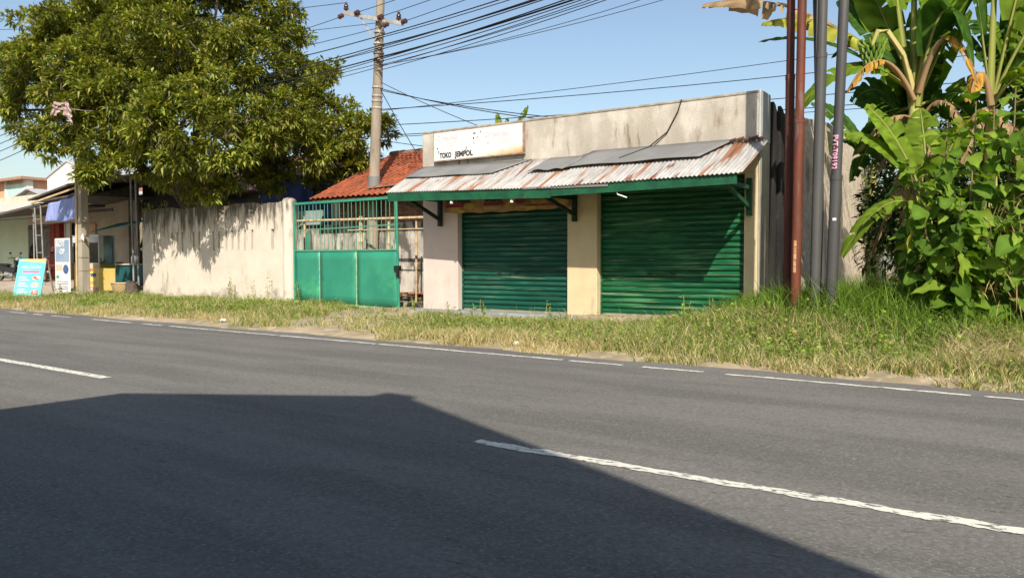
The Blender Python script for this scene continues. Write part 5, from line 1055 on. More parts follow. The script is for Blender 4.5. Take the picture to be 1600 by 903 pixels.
# scrap of kite snagged in its branches
b = MB(); k0 = np.array([-23.05, 11.0, 5.60]); V_ = []; kr = np.random.default_rng(8)
for i in range(9):
    for j in range(7):
        u_, v_ = (i - 4) / 4, (j - 3) / 3; ox = 0.30 * u_ + 0.05 * v_; oz = 0.20 * v_ - 0.10 * u_ * (u_ > 0) - 0.12 * abs(u_) ** 2 + 0.03 * math.sin(u_ * 5); oy = 0.09 * math.sin(u_ * 4.2 + v_ * 2) + 0.05 * kr.normal()
        V_.append((k0[0] + ox * 0.826 - oy * 0.56, k0[1] + ox * 0.5636 + oy * 0.8, k0[2] + oz + 0.015 * kr.normal()))
b.add(V_, [(i*7+j, (i+1)*7+j, (i+1)*7+j+1, i*7+j+1) for i in range(8) for j in range(6) if (i, j) not in ((3, 0), (4, 0), (4, 1), (0, 0), (7, 5), (0, 5), (3, 3))])
b.tube([tuple(k0), tuple(k0 + np.array([0.3, 0.4, -0.05])), tuple(k0 + np.array([0.3, 0.9, 0.0]))], 0.008, 5)
single('torn_kite', b, M('pale_pink_plastic', (0.46, 0.33, 0.31), (0.30, 0.22, 0.22), 9, 0.6, lo=0.42, hi=0.58), 'torn pale pink plastic kite snagged in the tree branches', 'kite').modifiers.new('thick', 'SOLIDIFY').thickness = 0.006

def small_tree(name, base, h, rads, n_, lf, label, cols, wts, seed, group=None, cat='tree'):
    r = np.random.default_rng(seed); base = np.array(base, float); t = tag(thing(name, tuple(base), label, cat, group))
    MB().tube([base - [0, 0, 0.1], base + [0.05, 0, h * 0.3], base + [0, 0.05, h * 0.55]], [0.05 * h ** 0.6, 0.04 * h ** 0.6, 0.02 * h ** 0.6], 8).build('trunk', m_bark, t, smooth=True)
    d_ = unit(r.normal(size=(n_, 3))); lump = 0.5 + 0.5 * np.sin(d_[:, 0] * 6 + seed) * np.sin(d_[:, 1] * 5) * np.sin(d_[:, 2] * 5 + 1)
    P = base + np.array([0, 0, h * 0.6]) + d_ * np.array(rads) * (0.45 + 0.6 * r.random((n_, 1)) ** 0.5) * (0.75 + 0.4 * lump[:, None])
    ll = r.uniform(0.7, 1.3, n_) * lf; V, T = leaf_cloud(P, d_ + 0.9 * r.normal(size=d_.shape), ll, ll * 0.42, 0.15, 0.3, seed)
    tag(np_mesh('crown', V, T, m_lf, np.repeat(colours(n_, cols, wts, seed), 5, 0), parent=t), kind='stuff'); return t
GC = [(0.06, 0.10, 0.02), (0.09, 0.13, 0.025), (0.04, 0.075, 0.018)]
small_tree('distant_tree', (-75, 36.5, 0), 9.6, (3.0, 3.0, 3.9), 5000, 0.30, 'round distant tree rising behind the white gable wall', GC, [1, 1, 1], 21, 'trees behind the stalls')
small_tree('distant_tree', (-80, 37.0, 0), 8.2, (2.8, 2.8, 3.2), 4000, 0.30, 'lower distant tree beside the pale gable roof', GC, [1, 1, 1], 22, 'trees behind the stalls')

# banana plants
m_psd = M('banana_sheath', (0.34, 0.36, 0.10), (0.42, 0.34, 0.14), 3, 0.6, 0.2, 20, stretch=(2, 2, 0.3), stain=((0.16, 0.10, 0.06), 3, (2, 2, 0.4), 0.56, 0.7))
def banana_leaf(base, tip, sag, wd, kind, parent, seed, roll=0.0, petiole=0.16):
    r = np.random.default_rng(seed); a, b_ = np.array(base, float), np.array(tip, float); n_ = 30; L_ = np.linalg.norm(b_ - a)
    pts = np.array([a + (b_ - a) * t_ + np.array([0, 0, sag * 4 * t_ * (1 - t_)]) for t_ in np.linspace(0, 1, n_)])
    tan = unit(np.gradient(pts, axis=0)); sd_ = unit(np.cross(tan, np.array([0, 0, 1.0]) + 1e-3)); nr = np.cross(sd_, tan)
    ca_, sa_ = math.cos(roll), math.sin(roll); sd2 = sd_ * ca_ + nr * sa_; nr = nr * ca_ - sd_ * sa_; sd_ = sd2
    V, T, Cc = [], [], []
    pal = {'green': ((0.14, 0.215, 0.018), (0.085, 0.155, 0.015)), 'dark': ((0.045, 0.10, 0.014), (0.03, 0.075, 0.012)), 'yellow': ((0.36, 0.33, 0.05), (0.16, 0.24, 0.03)), 'dry': ((0.36, 0.25, 0.14), (0.26, 0.17, 0.09)), 'amber': ((0.50, 0.27, 0.03), (0.30, 0.18, 0.08))}[kind]
    st = max(1, int(n_ * petiole))
    for s in (-1, 1):
        grp = 0; off = 0.0; hang = 0.0; prev = None; brk = True
        for i in range(st, n_):
            t_ = (i - st) / (n_ - 1 - st); w_ = wd * math.sin(math.pi * min(1, t_ * 0.93 + 0.05)) ** 0.55 * (1 - 0.25 * t_)
            if prev is None or r.random() < (0.16 if kind in ('green', 'dark') else 0.35): hang = r.uniform(0.0, 0.35) if kind in ('green', 'dark') else r.uniform(0.3, 1.3); brk = True; sw_ = r.uniform(0.92, 1.04) if kind in ('green', 'dark') else r.uniform(0.5, 1.0)
            base_ = pts[i]; cs = []
            for q_ in (0.0, 0.35, 0.7, 1.0):
                p_ = base_ + sd_[i] * s * w_ * sw_ * q_ * math.cos(hang * q_) + nr[i] * 0.22 * w_ * math.sin(q_ * 2.4) * (1 - hang) + np.array([0, 0, -1]) * w_ * sw_ * q_ * q_ * math.sin(hang) * 1.0 + tan[i] * w_ * 0.12 * q_
                p_ = p_ + np.array([0, 0, 0.012 * math.sin(i * 2.6 + s)]) * q_
                cs.append(len(V)); V.append(p_); m_ = r.uniform(0.85, 1.15); cc = np.array(pal[0]) * (1 - 0.6 * r.random()) + np.array(pal[1]) * 0.6 * r.random(); Cc.append(np.clip(cc * m_, 0.005, 0.8))
            if prev is not None:
                if brk:     # a tear: the new strip starts from its own copies of the previous cross-section drawn in
                    nw = [prev[0]]
                    for j in range(1, 4): nw.append(len(V)); V.append(V[prev[j]] * 0.45 + V[cs[j]] * 0.55); Cc.append(Cc[cs[j]])
                    pr_ = nw
                else: pr_ = prev
                for j in range(3): T += [(pr_[j], cs[j], cs[j+1]), (pr_[j], cs[j+1], pr_[j+1])] if s > 0 else [(pr_[j], cs[j+1], cs[j]), (pr_[j], pr_[j+1], cs[j+1])]
            prev = cs; brk = False
    # midrib as a tapering three-sided strip
    k0_ = len(V); mc = (0.34, 0.36, 0.10) if kind in ('green', 'dark', 'yellow') else (0.38, 0.26, 0.14)
    for i in range(n_):
        w_ = (0.035 + 0.03 * (petiole > 0.3)) * (1 - 0.88 * i / n_)
        for q_ in (sd_[i] * w_, -sd_[i] * w_, -nr[i] * w_ * 1.2): V.append(pts[i] + q_ + nr[i] * 0.006); Cc.append(mc)
    for i in range(n_ - 1):
        for j in range(3): a0, a1 = k0_ + 3*i + j, k0_ + 3*i + (j+1) % 3; T += [(a0, a1, a1 + 3), (a0, a1 + 3, a0 + 3)]
    return np_mesh('leaf', V, T, m_bl, Cc, parent=parent, smooth=True)
def banana_plant(base, lean, h, r0, leaves, label, seed, absolute=()):
    base = np.array(base, float); top = base + np.array([lean[0], lean[1], h]); t = thing('banana_plant', tuple(base), label, 'banana plant', 'banana plants')
    MB().tube([base + (top - base) * s + np.array([0, 0, -0.1 * (s == 0)]) for s in (0, 0.3, 0.6, 0.85, 1.0)], [r0, r0 * 0.92, r0 * 0.8, r0 * 0.6, r0 * 0.35], 12).build('pseudostem', m_psd, t, smooth=True)
    for i, (dx, dy, dz, sag, wd, kind, roll) in enumerate(leaves):
        st = top + np.array([0, 0, -0.15 - 0.05 * (i % 4)]) if kind not in ('dry', 'amber') else top + np.array([0, 0, -0.4 - 0.1 * (i % 3)])
        banana_leaf(st, top + np.array([dx, dy, dz]), sag, wd, kind, t, seed * 100 + i, roll)
    for i, (a_, b_, sag, wd, kind, roll, pet) in enumerate(absolute): banana_leaf(a_, b_, sag, wd, kind, t, seed * 100 + 50 + i, roll, pet)
    return t, top
Z0 = gz(-1.75, 13.6)
TA = (-1.62, 13.6, 3.75)
bpA, topA = banana_plant((-1.62, 13.6, Z0), (0.0, 0.0), 3.5, 0.17, [],
    'tall banana plant with a green fruit bunch and hanging dry leaves near the steel poles', 1, absolute=[
    ((-1.65, 13.6, 3.9), (-5.0, 13.35, 5.75), 0.55, 0.40, 'dry', 0.1, 0.30), ((-1.65, 13.6, 3.9), (-3.9, 13.2, 5.2), 0.45, 0.36, 'yellow', 0.35, 0.28),
    ((-1.62, 13.6, 3.8), (-4.0, 13.4, 4.95), 0.35, 0.34, 'dark', 0.25, 0.28), ((-1.62, 13.6, 3.8), (-3.35, 13.1, 3.55), 0.62, 0.36, 'green', 0.45, 0.22),
    ((-1.66, 13.6, 3.6), (-2.15, 13.5, 7.3), 0.0, 0.36, 'green', 1.0, 0.40), ((-1.62, 13.6, 3.6), (-1.72, 13.7, 7.6), 0.0, 0.36, 'green', 0.7, 0.40), ((-1.58, 13.55, 3.6), (-1.2, 13.4, 7.1), 0.0, 0.34, 'green', 1.2, 0.40),
    ((-1.6, 13.65, 3.7), (-2.6, 14.1, 6.3), 0.1, 0.36, 'green', 0.9, 0.30), ((-1.6, 13.7, 3.7), (-0.4, 14.2, 6.2), 0.25, 0.38, 'dark', 0.6, 0.25),
    ((-1.56, 13.5, 3.8), (-0.82, 13.05, 4.0), 1.05, 0.38, 'dark', 0.3, 0.15), ((-1.56, 13.5, 3.8), (-0.75, 12.9, 3.75), 0.75, 0.26, 'amber', 0.1, 0.45),
    ((-1.6, 13.5, 3.7), (-2.5, 13.0, 3.85), 0.55, 0.24, 'amber', 0.2, 0.45), ((-1.6, 13.6, 3.75), (-2.9, 13.8, 4.6), 0.5, 0.36, 'dark', 0.2, 0.2),
    ((-1.6, 13.5, 3.4), (-2.35, 13.1, 2.9), 0.25, 0.24, 'dry', 0.1, 0.2), ((-1.6, 13.5, 3.3), (-1.25, 13.0, 2.5), 0.25, 0.24, 'dry', 0.2, 0.2), ((-1.6, 13.5, 3.2), (-1.75, 13.1, 2.0), 0.1, 0.22, 'dry', 0.2, 0.1),
    ((-1.6, 13.5, 3.1), (-2.0, 13.2, 1.7), 0.1, 0.22, 'dry', 0.3, 0.1), ((-1.6, 13.5, 2.7), (-1.5, 13.1, 0.9), 0.1, 0.22, 'dry', 0.3, 0.1), ((-1.55, 13.5, 3.3), (-0.9, 13.1, 3.1), 0.4, 0.2, 'dry', 0.2, 0.3),
    ((-1.65, 13.6, 2.8), (-2.3, 13.9, 1.2), 0.1, 0.26, 'dry', 0.3, 0.1), ((-1.6, 13.7, 2.6), (-1.9, 14.2, 0.9), 0.1, 0.26, 'dry', 0.3, 0.1), ((-1.6, 13.6, 3.6), (-2.7, 14.6, 2.6), 0.35, 0.4, 'dark', 0.2, 0.15), ((-1.6, 13.6, 3.6), (-0.6, 14.4, 2.9), 0.4, 0.4, 'dark', 0.2, 0.15),
    ((-1.58, 13.6, 3.7), (-2.9, 14.3, 5.7), 0.3, 0.38, 'dark', 0.5, 0.2), ((-1.58, 13.6, 3.7), (-1.0, 13.3, 5.6), 0.3, 0.36, 'green', 0.9, 0.3)])
# fruit bunch
bq = np.array([-2.2, 13.3, 4.38]); st = MB().tube([topA + [0, 0, -0.1], topA + [-0.15, -0.1, 0.55], topA + [-0.38, -0.2, 0.95], bq + [0.08, 0, 0.42], bq + [0, 0, 0.2]], [0.05, 0.045, 0.045, 0.04, 0.03], 8).build('fruit_stalk', m_psd, bpA, smooth=True)
m_ban_f = M('unripe_banana', (0.12, 0.22, 0.03), (0.18, 0.28, 0.05), 6, 0.5)
for hnd in range(4):
    mb = MB()
    for k in range(12):
        a = k * 0.5236 + hnd * 0.3; r_ = 0.04; d_ = np.array([math.cos(a), math.sin(a), 0]); z = 0.18 - 0.1 * hnd; sc = 1 - 0.14 * hnd
        mb.tube([bq + [0, 0, z], bq + d_ * 0.11 * sc + [0, 0, z - 0.02], bq + d_ * 0.19 * sc + [0, 0, z + 0.03], bq + d_ * 0.22 * sc + [0, 0, z + 0.10]], [0.012, 0.024, 0.024, 0.008], 6)
    mb.build('banana_hand', m_ban_f, bpA, smooth=True)
banana_plant((-1.35, 13.0, gz(-1.35, 13.0)), (0.0, 0.0), 1.75, 0.10, [], 'young banana plant with broad bright leaves at the foot of the fruiting one', 2, absolute=[
    ((-1.4, 13.0, 2.1), (-2.52, 12.7, 3.15), 0.28, 0.30, 'green', 0.55, 0.18), ((-1.4, 13.0, 2.1), (-2.2, 12.8, 3.55), 0.22, 0.32, 'green', 0.8, 0.2), ((-1.4, 13.0, 1.95), (-2.45, 12.55, 1.25), 0.42, 0.28, 'green', 0.5, 0.25),
    ((-1.35, 13.0, 2.0), (-0.8, 12.8, 3.2), 0.2, 0.28, 'green', 0.6, 0.15), ((-1.35, 13.0, 1.9), (-1.6, 12.5, 0.9), 0.3, 0.26, 'dark', 0.3, 0.2), ((-1.35, 13.1, 2.1), (-1.5, 13.2, 3.5), 0.1, 0.3, 'green', 1.0, 0.2)])
banana_plant((-0.58, 13.7, gz(-0.58, 13.7)), (-0.03, 0), 3.3, 0.12, [], 'banana plant with upright pale ribs growing behind the leafy shrub', 3, absolute=[
    ((-0.62, 13.6, 3.6), (-0.55, 13.5, 7.4), 0.0, 0.36, 'green', 1.1, 0.38), ((-0.58, 13.6, 3.6), (0.1, 13.3, 6.9), 0.1, 0.36, 'green', 0.9, 0.30), ((-0.58, 13.6, 3.6), (0.75, 13.3, 5.6), 0.35, 0.36, 'green', 0.7, 0.2), ((-0.6, 13.6, 3.6), (-1.0, 13.3, 6.4), 0.1, 0.34, 'dark', 0.9, 0.3),
    ((-0.58, 13.6, 3.5), (0.7, 13.2, 4.0), 0.5, 0.36, 'dark', 0.4, 0.2), ((-0.58, 13.6, 3.5), (0.3, 13.0, 3.2), 0.5, 0.3, 'green', 0.4, 0.2), ((-0.6, 13.6, 3.4), (-0.9, 13.1, 2.6), 0.35, 0.24, 'dry', 0.2, 0.2), ((-0.6, 13.6, 3.4), (-0.2, 13.1, 2.5), 0.3, 0.24, 'dry', 0.2, 0.2), ((-0.6, 13.5, 3.5), (-0.85, 13.0, 3.5), 0.45, 0.24, 'amber', 0.2, 0.4),
    ((-0.6, 13.6, 3.5), (0.0, 14.0, 6.5), 0.2, 0.34, 'dark', 0.6, 0.25), ((-0.6, 13.6, 3.3), (0.5, 13.9, 2.5), 0.4, 0.36, 'dark', 0.3, 0.2)])
banana_plant((-3.0, 18.6, 0.1), (0, 0), 3.2, 0.16, [(-1.3, -0.2, 1.5, 0.3, 0.34, 'dark', 0.6), (0.3, -0.5, 1.9, 0.2, 0.34, 'green', 0.9), (1.4, 0, 1.2, 0.4, 0.34, 'dark', 0.4), (0.6, -0.6, 0.3, 0.5, 0.34, 'dark', 0.3), (-0.8, -0.6, 0.4, 0.4, 0.3, 'dark', 0.2)], 'shaded banana plant deep behind the rough side wall', 4)
banana_plant((-12.95, 18.6, 0.0), (0, 0), 4.35, 0.14, [(-0.28, 0, 1.25, 0.1, 0.15, 'green', 0.9), (0.1, 0, 1.05, 0.1, 0.16, 'dark', 0.7), (0.75, 0.1, 1.35, 0.1, 0.14, 'green', 1.0), (-0.75, 0, 0.65, 0.3, 0.16, 'green', 0.4), (0.5, 0.3, 0.7, 0.3, 0.16, 'dark', 0.4)], 'banana plant whose leaf tips just clear the shop parapet', 5)

rb_ = np.random.default_rng(77)
for bi, (bx_, by_, bh, lb) in enumerate(((-1.9, 15.3, 3.4, 'dense dark banana plant standing between the fruiting plant and the rough wall'), (-0.3, 15.4, 3.6, 'dark banana plant crowding behind the pale ribbed one'), (0.9, 14.6, 3.3, 'banana plant with broad leaves beyond the shrub'))):
    lv = []
    for k in range(13):
        a_ = k * 2.4 + bi; e_ = rb_.uniform(-0.5, 2.3); ln_ = rb_.uniform(1.3, 2.1); hz = math.sqrt(max(0.3, ln_ ** 2 - e_ ** 2 * 0.6)) * 0.8
        lv.append((math.cos(a_) * hz, math.sin(a_) * hz * 0.7, e_, rb_.uniform(0.25, 0.6) * (e_ < 1.5), rb_.uniform(0.32, 0.40), 'dark' if k % 3 else 'green', rb_.uniform(0.1, 1.0)))
    for k in range(5): a_ = k * 1.3 + bi; lv.append((math.cos(a_) * 0.6, math.sin(a_) * 0.5, rb_.uniform(-1.9, -0.9), 0.2, 0.24, 'dry', 0.2))
    banana_plant((bx_, by_, gz(bx_, by_)), (0, 0), bh, 0.15, lv, lb, 11 + bi)

# thicket behind the bananas
small_tree('thicket_tree', (-0.9, 15.6, 0.2), 3.0, (1.9, 0.9, 1.6), 9000, 0.18, 'dark dense bush filling the gap behind the banana plants', GC, [1, 0.5, 2], 31, cat='bush')
small_tree('thicket_tree', (1.6, 15.4, 0.2), 3.8, (1.9, 1.2, 2.0), 8000, 0.18, 'leafy bush beyond the shrub at the end of the verge', GC, [1, 1, 1], 32, cat='bush')
small_tree('thicket_tree', (-2.0, 23.5, 0.1), 5.2, (2.5, 1.6, 2.2), 6000, 0.22, 'light green bush behind the end of the rough side wall', [(0.11, 0.16, 0.03), (0.08, 0.13, 0.03)], [1, 1], 33, cat='bush')

# large-leaved shrub: each leaf is its own piece on a shared mesh
def broad_leaf_mesh(seed, ln, wd):
    r = np.random.default_rng(seed); n_ = 7; V, T, Cc = [], [], []; prof = [0.0, 0.62, 0.95, 0.92, 0.68, 0.34, 0.0]
    base_c = np.array([(0.12, 0.20, 0.022), (0.09, 0.165, 0.020), (0.17, 0.25, 0.030), (0.065, 0.125, 0.018), (0.34, 0.32, 0.05)][seed % 5])
    for i in range(n_):
        t_ = i / (n_ - 1); y = 0.25 * ln + ln * t_ * 0.85; z = -0.35 * ln * t_ * t_ + 0.08 * ln * t_; w_ = wd * prof[i] / 2; e = 0.02 * math.sin(i * 2.2 + seed)
        for s in (-1, 0, 1): V.append((s * w_, y, z + abs(s) * w_ * 0.25 + (e if s else 0))); Cc.append(base_c * ((1.25 if s == 0 else 1.0) * r.uniform(0.85, 1.15)))
    for i in range(n_ - 1):
        for s in (0, 1): a = 3*i + s; T += [(a, a+1, a+4), (a, a+4, a+3)]
    k = len(V)
    for y in (0, 0.25 * ln):
        for a in (0, 2.1, 4.2): V.append((0.006 * math.cos(a), y, 0.006 * math.sin(a))); Cc.append((0.25, 0.22, 0.07))
    for j in range(3): a0, a1 = k + j, k + (j+1) % 3; T += [(a0, a1, a1+3), (a0, a1+3, a0+3)]
    return V, T, Cc
shb = thing('large_leaved_shrub', (-0.75, 11.4, gz(-0.75, 11.4)), 'tall shrub with large drooping bright green leaves at the end of the verge', 'shrub'); so = Vector(shb.location)
protos = []
for k in range(5):
    V, T, Cc = broad_leaf_mesh(k, 0.30 + 0.05 * (k % 3), 0.19 + 0.03 * (k % 2)); o = np_mesh('leaf', V, T, m_bl, Cc, smooth=True); o.parent = shb; protos.append([o, False])
rs = np.random.default_rng(17); nl = 0; extra = []
STEM = [(-1.05, 11.3, -1.2, 11.1, 2.2), (-0.85, 11.4, -0.95, 11.2, 2.8), (-0.6, 11.3, -0.7, 11.1, 3.15), (-0.4, 11.5, -0.3, 11.3, 3.3), (-0.1, 11.3, 0.0, 11.0, 2.9), (0.3, 11.4, 0.45, 11.2, 3.1), (-0.7, 11.1, -0.8, 10.8, 1.9), (-0.2, 11.0, -0.2, 10.7, 1.8), (0.6, 11.2, 0.8, 11.0, 2.4), (-1.15, 11.5, -1.35, 11.5, 1.6), (0.15, 11.7, 0.1, 11.7, 3.4), (-1.3, 11.9, -1.45, 11.9, 2.6), (-0.75, 11.6, -0.6, 11.6, 2.4), (-0.5, 11.8, -0.55, 11.9, 3.2), (0.4, 11.8, 0.4, 11.9, 3.3), (-0.9, 11.9, -1.0, 12.0, 3.1)]
for (x0, y0, x1, y1, zt) in STEM:
    zb = gz(x0, y0); a = np.array([x0, y0, zb - 0.05]); b_ = np.array([x1, y1, zt]); pts = [a + (b_ - a) * t_ + np.array([0.06 * math.sin(t_ * 4 + x0 * 5), 0.05 * math.sin(t_ * 3), 0]) for t_ in np.linspace(0, 1, 9)]
    MB().tube(pts, list(np.linspace(0.022, 0.007, 9)), 6).build('stem', M('green_brown_stem', (0.20, 0.17, 0.08), (0.14, 0.12, 0.06), 5, 0.8), shb, smooth=True)
    nn = 44
    for i in range(nn):
        t_ = 0.12 + 0.88 * (i + rs.random()) / nn; p_ = a + (b_ - a) * t_ + np.array([0.06 * math.sin(t_ * 4 + x0 * 5), 0.05 * math.sin(t_ * 3), 0])
        az_ = math.pi + 0.5 + rs.normal() * 1.25; pitch = rs.uniform(-1.15, 0.25) + 0.4 * (t_ > 0.93); sc = rs.uniform(0.7, 1.25) * (1.0 if t_ < 0.85 else 0.8)
        mt = Matrix.Translation(Vector(p_) - so) @ Matrix.Rotation(az_, 4, 'Z') @ Matrix.Rotation(pitch, 4, 'X') @ Matrix.Rotation(rs.uniform(-0.8, 0.8), 4, 'Y') @ Matrix.Scale(sc, 4)
        pr = protos[int(rs.choice(5, p=[.28, .27, .25, .17, .03]))]
        if (i % 2 or nl >= 298) and pr[1]: extra.append((pr[0], mt)); continue
        if not pr[1]: pr[0].matrix_local = mt; pr[1] = True
        else: child_copy(pr[0], shb, mt)
        nl += 1

VX, TX, CX, ox_ = [], [], [], 0
for pr, mt in extra:
    me = pr.data; nv = len(me.vertices); co = np.empty(nv * 3, np.float32); me.vertices.foreach_get('co', co); co = co.reshape(-1, 3); M4 = np.array(mt)
    cc = np.empty(nv * 4, np.float32); me.attributes['Col'].data.foreach_get('color', cc); lt_ = np.empty(len(me.polygons) * 3, np.int32); me.loops.foreach_get('vertex_index', lt_)
    VX.append(co @ M4[:3, :3].T + M4[:3, 3] + np.array(so)); TX.append(lt_.reshape(-1, 3) + ox_); CX.append(cc.reshape(-1, 4)[:, :3]); ox_ += nv
tag(np_mesh('inner_leaves', np.concatenate(VX), np.concatenate(TX), m_bl, np.concatenate(CX), parent=shb, smooth=True), kind='stuff')

# ------------------------------------------------------------------ verge grass
def blades(X, Y, h, lean, wd, cols, seed, curl=0.5):
    r = np.random.default_rng(seed); n_ = len(X); z = g(X, Y); a = r.random(n_) * 6.283; d_ = np.stack([np.cos(a), np.sin(a), np.zeros(n_)], -1); b_ = r.random(n_) * 6.283; s_ = np.stack([np.cos(b_), np.sin(b_), np.zeros(n_)], -1)
    B = np.stack([X, Y, z - 0.02], -1); h = h[:, None]; ln = lean[:, None]; up_ = np.array([0, 0, 1.0])
    m1 = B + up_ * h * 0.5 + d_ * ln * h * 0.3; tp = B + up_ * h * (1 - curl * ln * 0.5) + d_ * ln * h; w_ = wd[:, None] if hasattr(wd, '__len__') else wd
    V = np.stack([B - s_ * w_, B + s_ * w_, m1 - s_ * w_ * 0.8, m1 + s_ * w_ * 0.8, tp], 1).reshape(-1, 3); k = 5 * np.arange(n_)[:, None]
    T = np.concatenate([k + [0, 1, 3], k + [0, 3, 2], k + [2, 3, 4]], 0); return V, T, np.repeat(cols, 5, 0)
def vnoise(x, y, s=1.0, o=0.0): return 0.5 + 0.25 * (np.sin(x * 1.7 * s + 1.3 * np.sin(y * 1.1 * s + o) + o) + np.sin(y * 2.3 * s + 1.7 * np.sin(x * 0.9 * s + o * 2)))
def verge_mask(X, Y):
    t = Y - far_y(X); m = (t > 0.02) & (Y < 14.45)
    # bare track running from the gate to the road
    tt = (Y - 8.5) / 5.3; xl = -10.9 - 3.3 * tt; xr_ = -8.5 - 3.0 * tt
    bare = (X > xl + 0.25 * np.sin(Y * 3)) & (X < xr_ + 0.25 * np.sin(Y * 2.3 + 1)) & (rg_.random(len(X)) < 0.93)
    shopfront = (X > -11.9) & (X < -3.95) & (Y > 12.30 + 0.12 * np.sin(X * 2.1))
    fore = (X < -27.2) & (Y > 12.1 + 0.2 * np.sin(X)); gatey = (X > -17) & (X < -12) & (Y > 14.0); edge = (t < 0.35) & (vnoise(X, Y, 2.2, 3) < 0.5 - 0.4 * t)
    strip = (X > -16) & (X < -8.5) & (t < 0.25 + 0.35 * vnoise(X, Y, 1.0, 1))
    return m & ~bare & ~shopfront & ~fore & ~gatey & ~edge & ~strip
rg_ = np.random.default_rng(23)
def scatter(n_, x0, x1, y0, y1): return rg_.uniform(x0, x1, n_), rg_.uniform(y0, y1, n_)
DRY = [(0.44, 0.37, 0.17), (0.36, 0.31, 0.13), (0.50, 0.42, 0.23)]; GRN = [(0.11, 0.19, 0.022), (0.17, 0.25, 0.03), (0.075, 0.135, 0.018)]
VV, TT, CC = [], [], []; off = 0
def put(res):
    global off
    V, T, Cc = res; VV.append(V); TT.append(T + off); CC.append(Cc); off += len(V)
# tufts: blades gather round random centres
for (n_, x0, x1) in ((15000, -34, -8), (21000, -11.5, 9)):
    cx_, cy_ = scatter(n_, x0, x1, 8.0, 14.5); ok = verge_mask(cx_, cy_); cx_, cy_ = cx_[ok], cy_[ok]; kk = 12
    X = np.repeat(cx_, kk) + rg_.normal(size=len(cx_) * kk) * 0.045; Y = np.repeat(cy_, kk) + rg_.normal(size=len(cx_) * kk) * 0.045
    t = Y - far_y(X); depth = np.clip(t / 2.6, 0, 1); lush = np.clip(0.15 + 0.55 * depth + 0.45 * (vnoise(X, Y, 0.9, 2) - 0.5) + 0.25 * sm((X + 4.5) / 3), 0, 1)
    gsel = rg_.random(len(X)) < lush * 0.85; cols = np.where(gsel[:, None], np.array(GRN)[rg_.integers(0, 3, len(X))], np.array(DRY)[rg_.integers(0, 3, len(X))]) * rg_.uniform(0.75, 1.25, (len(X), 1))
    hh = np.repeat(rg_.uniform(0.55, 1.3, len(cx_)), kk) * (0.09 + 0.12 * vnoise(X, Y, 1.3, 5) + 0.10 * depth * sm((X + 9) / 5)) * rg_.uniform(0.5, 1.2, len(X))
    put(blades(X, Y, hh, rg_.uniform(0.2, 1.1, len(X)), rg_.uniform(0.003, 0.007, len(X)), cols, 40 + n_))
# tall lush tussock by the poles and along the rough wall
for (n_, mx, my, sx, sy, hm) in ((5200, -1.95, 12.1, 0.55, 0.55, 0.72), (2400, -2.9, 12.4, 0.6, 0.35, 0.50), (2600, -1.0, 11.3, 0.6, 0.5, 0.48), (1600, -3.7, 12.9, 0.35, 0.25, 0.5), (2200, 0.6, 10.8, 0.8, 0.6, 0.45)):
    X = mx + sx * rg_.normal(size=n_); Y = my + sy * rg_.normal(size=n_); ok = (Y > far_y(X) + 0.6) & ((X > -3.9) | (Y < 12.8)); X, Y = X[ok], Y[ok]
    cols = np.array(GRN)[rg_.integers(0, 3, len(X))] * rg_.uniform(0.8, 1.3, (len(X), 1)); put(blades(X, Y, hm * rg_.uniform(0.45, 1.15, len(X)), rg_.uniform(0.15, 0.95, len(X)), rg_.uniform(0.004, 0.008, len(X)), cols, 61))
X, Y = scatter(9000, 1.2 - 2.0, 3.5, 9.0, 10.6); cols = np.array(DRY)[rg_.integers(0, 3, len(X))] * rg_.uniform(0.7, 1.15, (len(X), 1)); ok = Y > far_y(X) + 0.3
put(blades(X[ok], Y[ok], rg_.uniform(0.15, 0.45, ok.sum()), rg_.uniform(0.4, 1.4, ok.sum()), rg_.uniform(0.003, 0.006, ok.sum()), cols[ok], 67))
# seed stalks standing above the rest
X, Y = scatter(5200, -30, 7, 8.4, 13.0); ok = verge_mask(X, Y) & (Y - far_y(X) > 0.35) & (vnoise(X, Y, 1.1, 6) > 0.5); X, Y = X[ok], Y[ok]
cols = np.array(DRY + GRN[:1])[rg_.integers(0, 4, len(X))] * rg_.uniform(0.7, 1.2, (len(X), 1)); put(blades(X, Y, rg_.uniform(0.22, 0.5, len(X)), rg_.uniform(0.1, 0.9, len(X)), np.full(len(X), 0.0035), cols, 63))
# yard grass behind the gate
X, Y = scatter(5000, -18, -11.7, 14.8, 16.9); cols = np.array(GRN + DRY)[rg_.integers(0, 6, len(X))]; ok = vnoise(X, Y, 1.4, 8) > 0.5; put(blades(X[ok], Y[ok], rg_.uniform(0.05, 0.22, ok.sum()), rg_.uniform(0.3, 1.0, ok.sum()), np.full(ok.sum(), 0.006), cols[ok], 71))
tag(np_mesh('verge_grass', np.concatenate(VV), np.concatenate(TT), m_gl, np.concatenate(CC)), 'half dry grass covering the roadside verge', 'grass', kind='stuff')
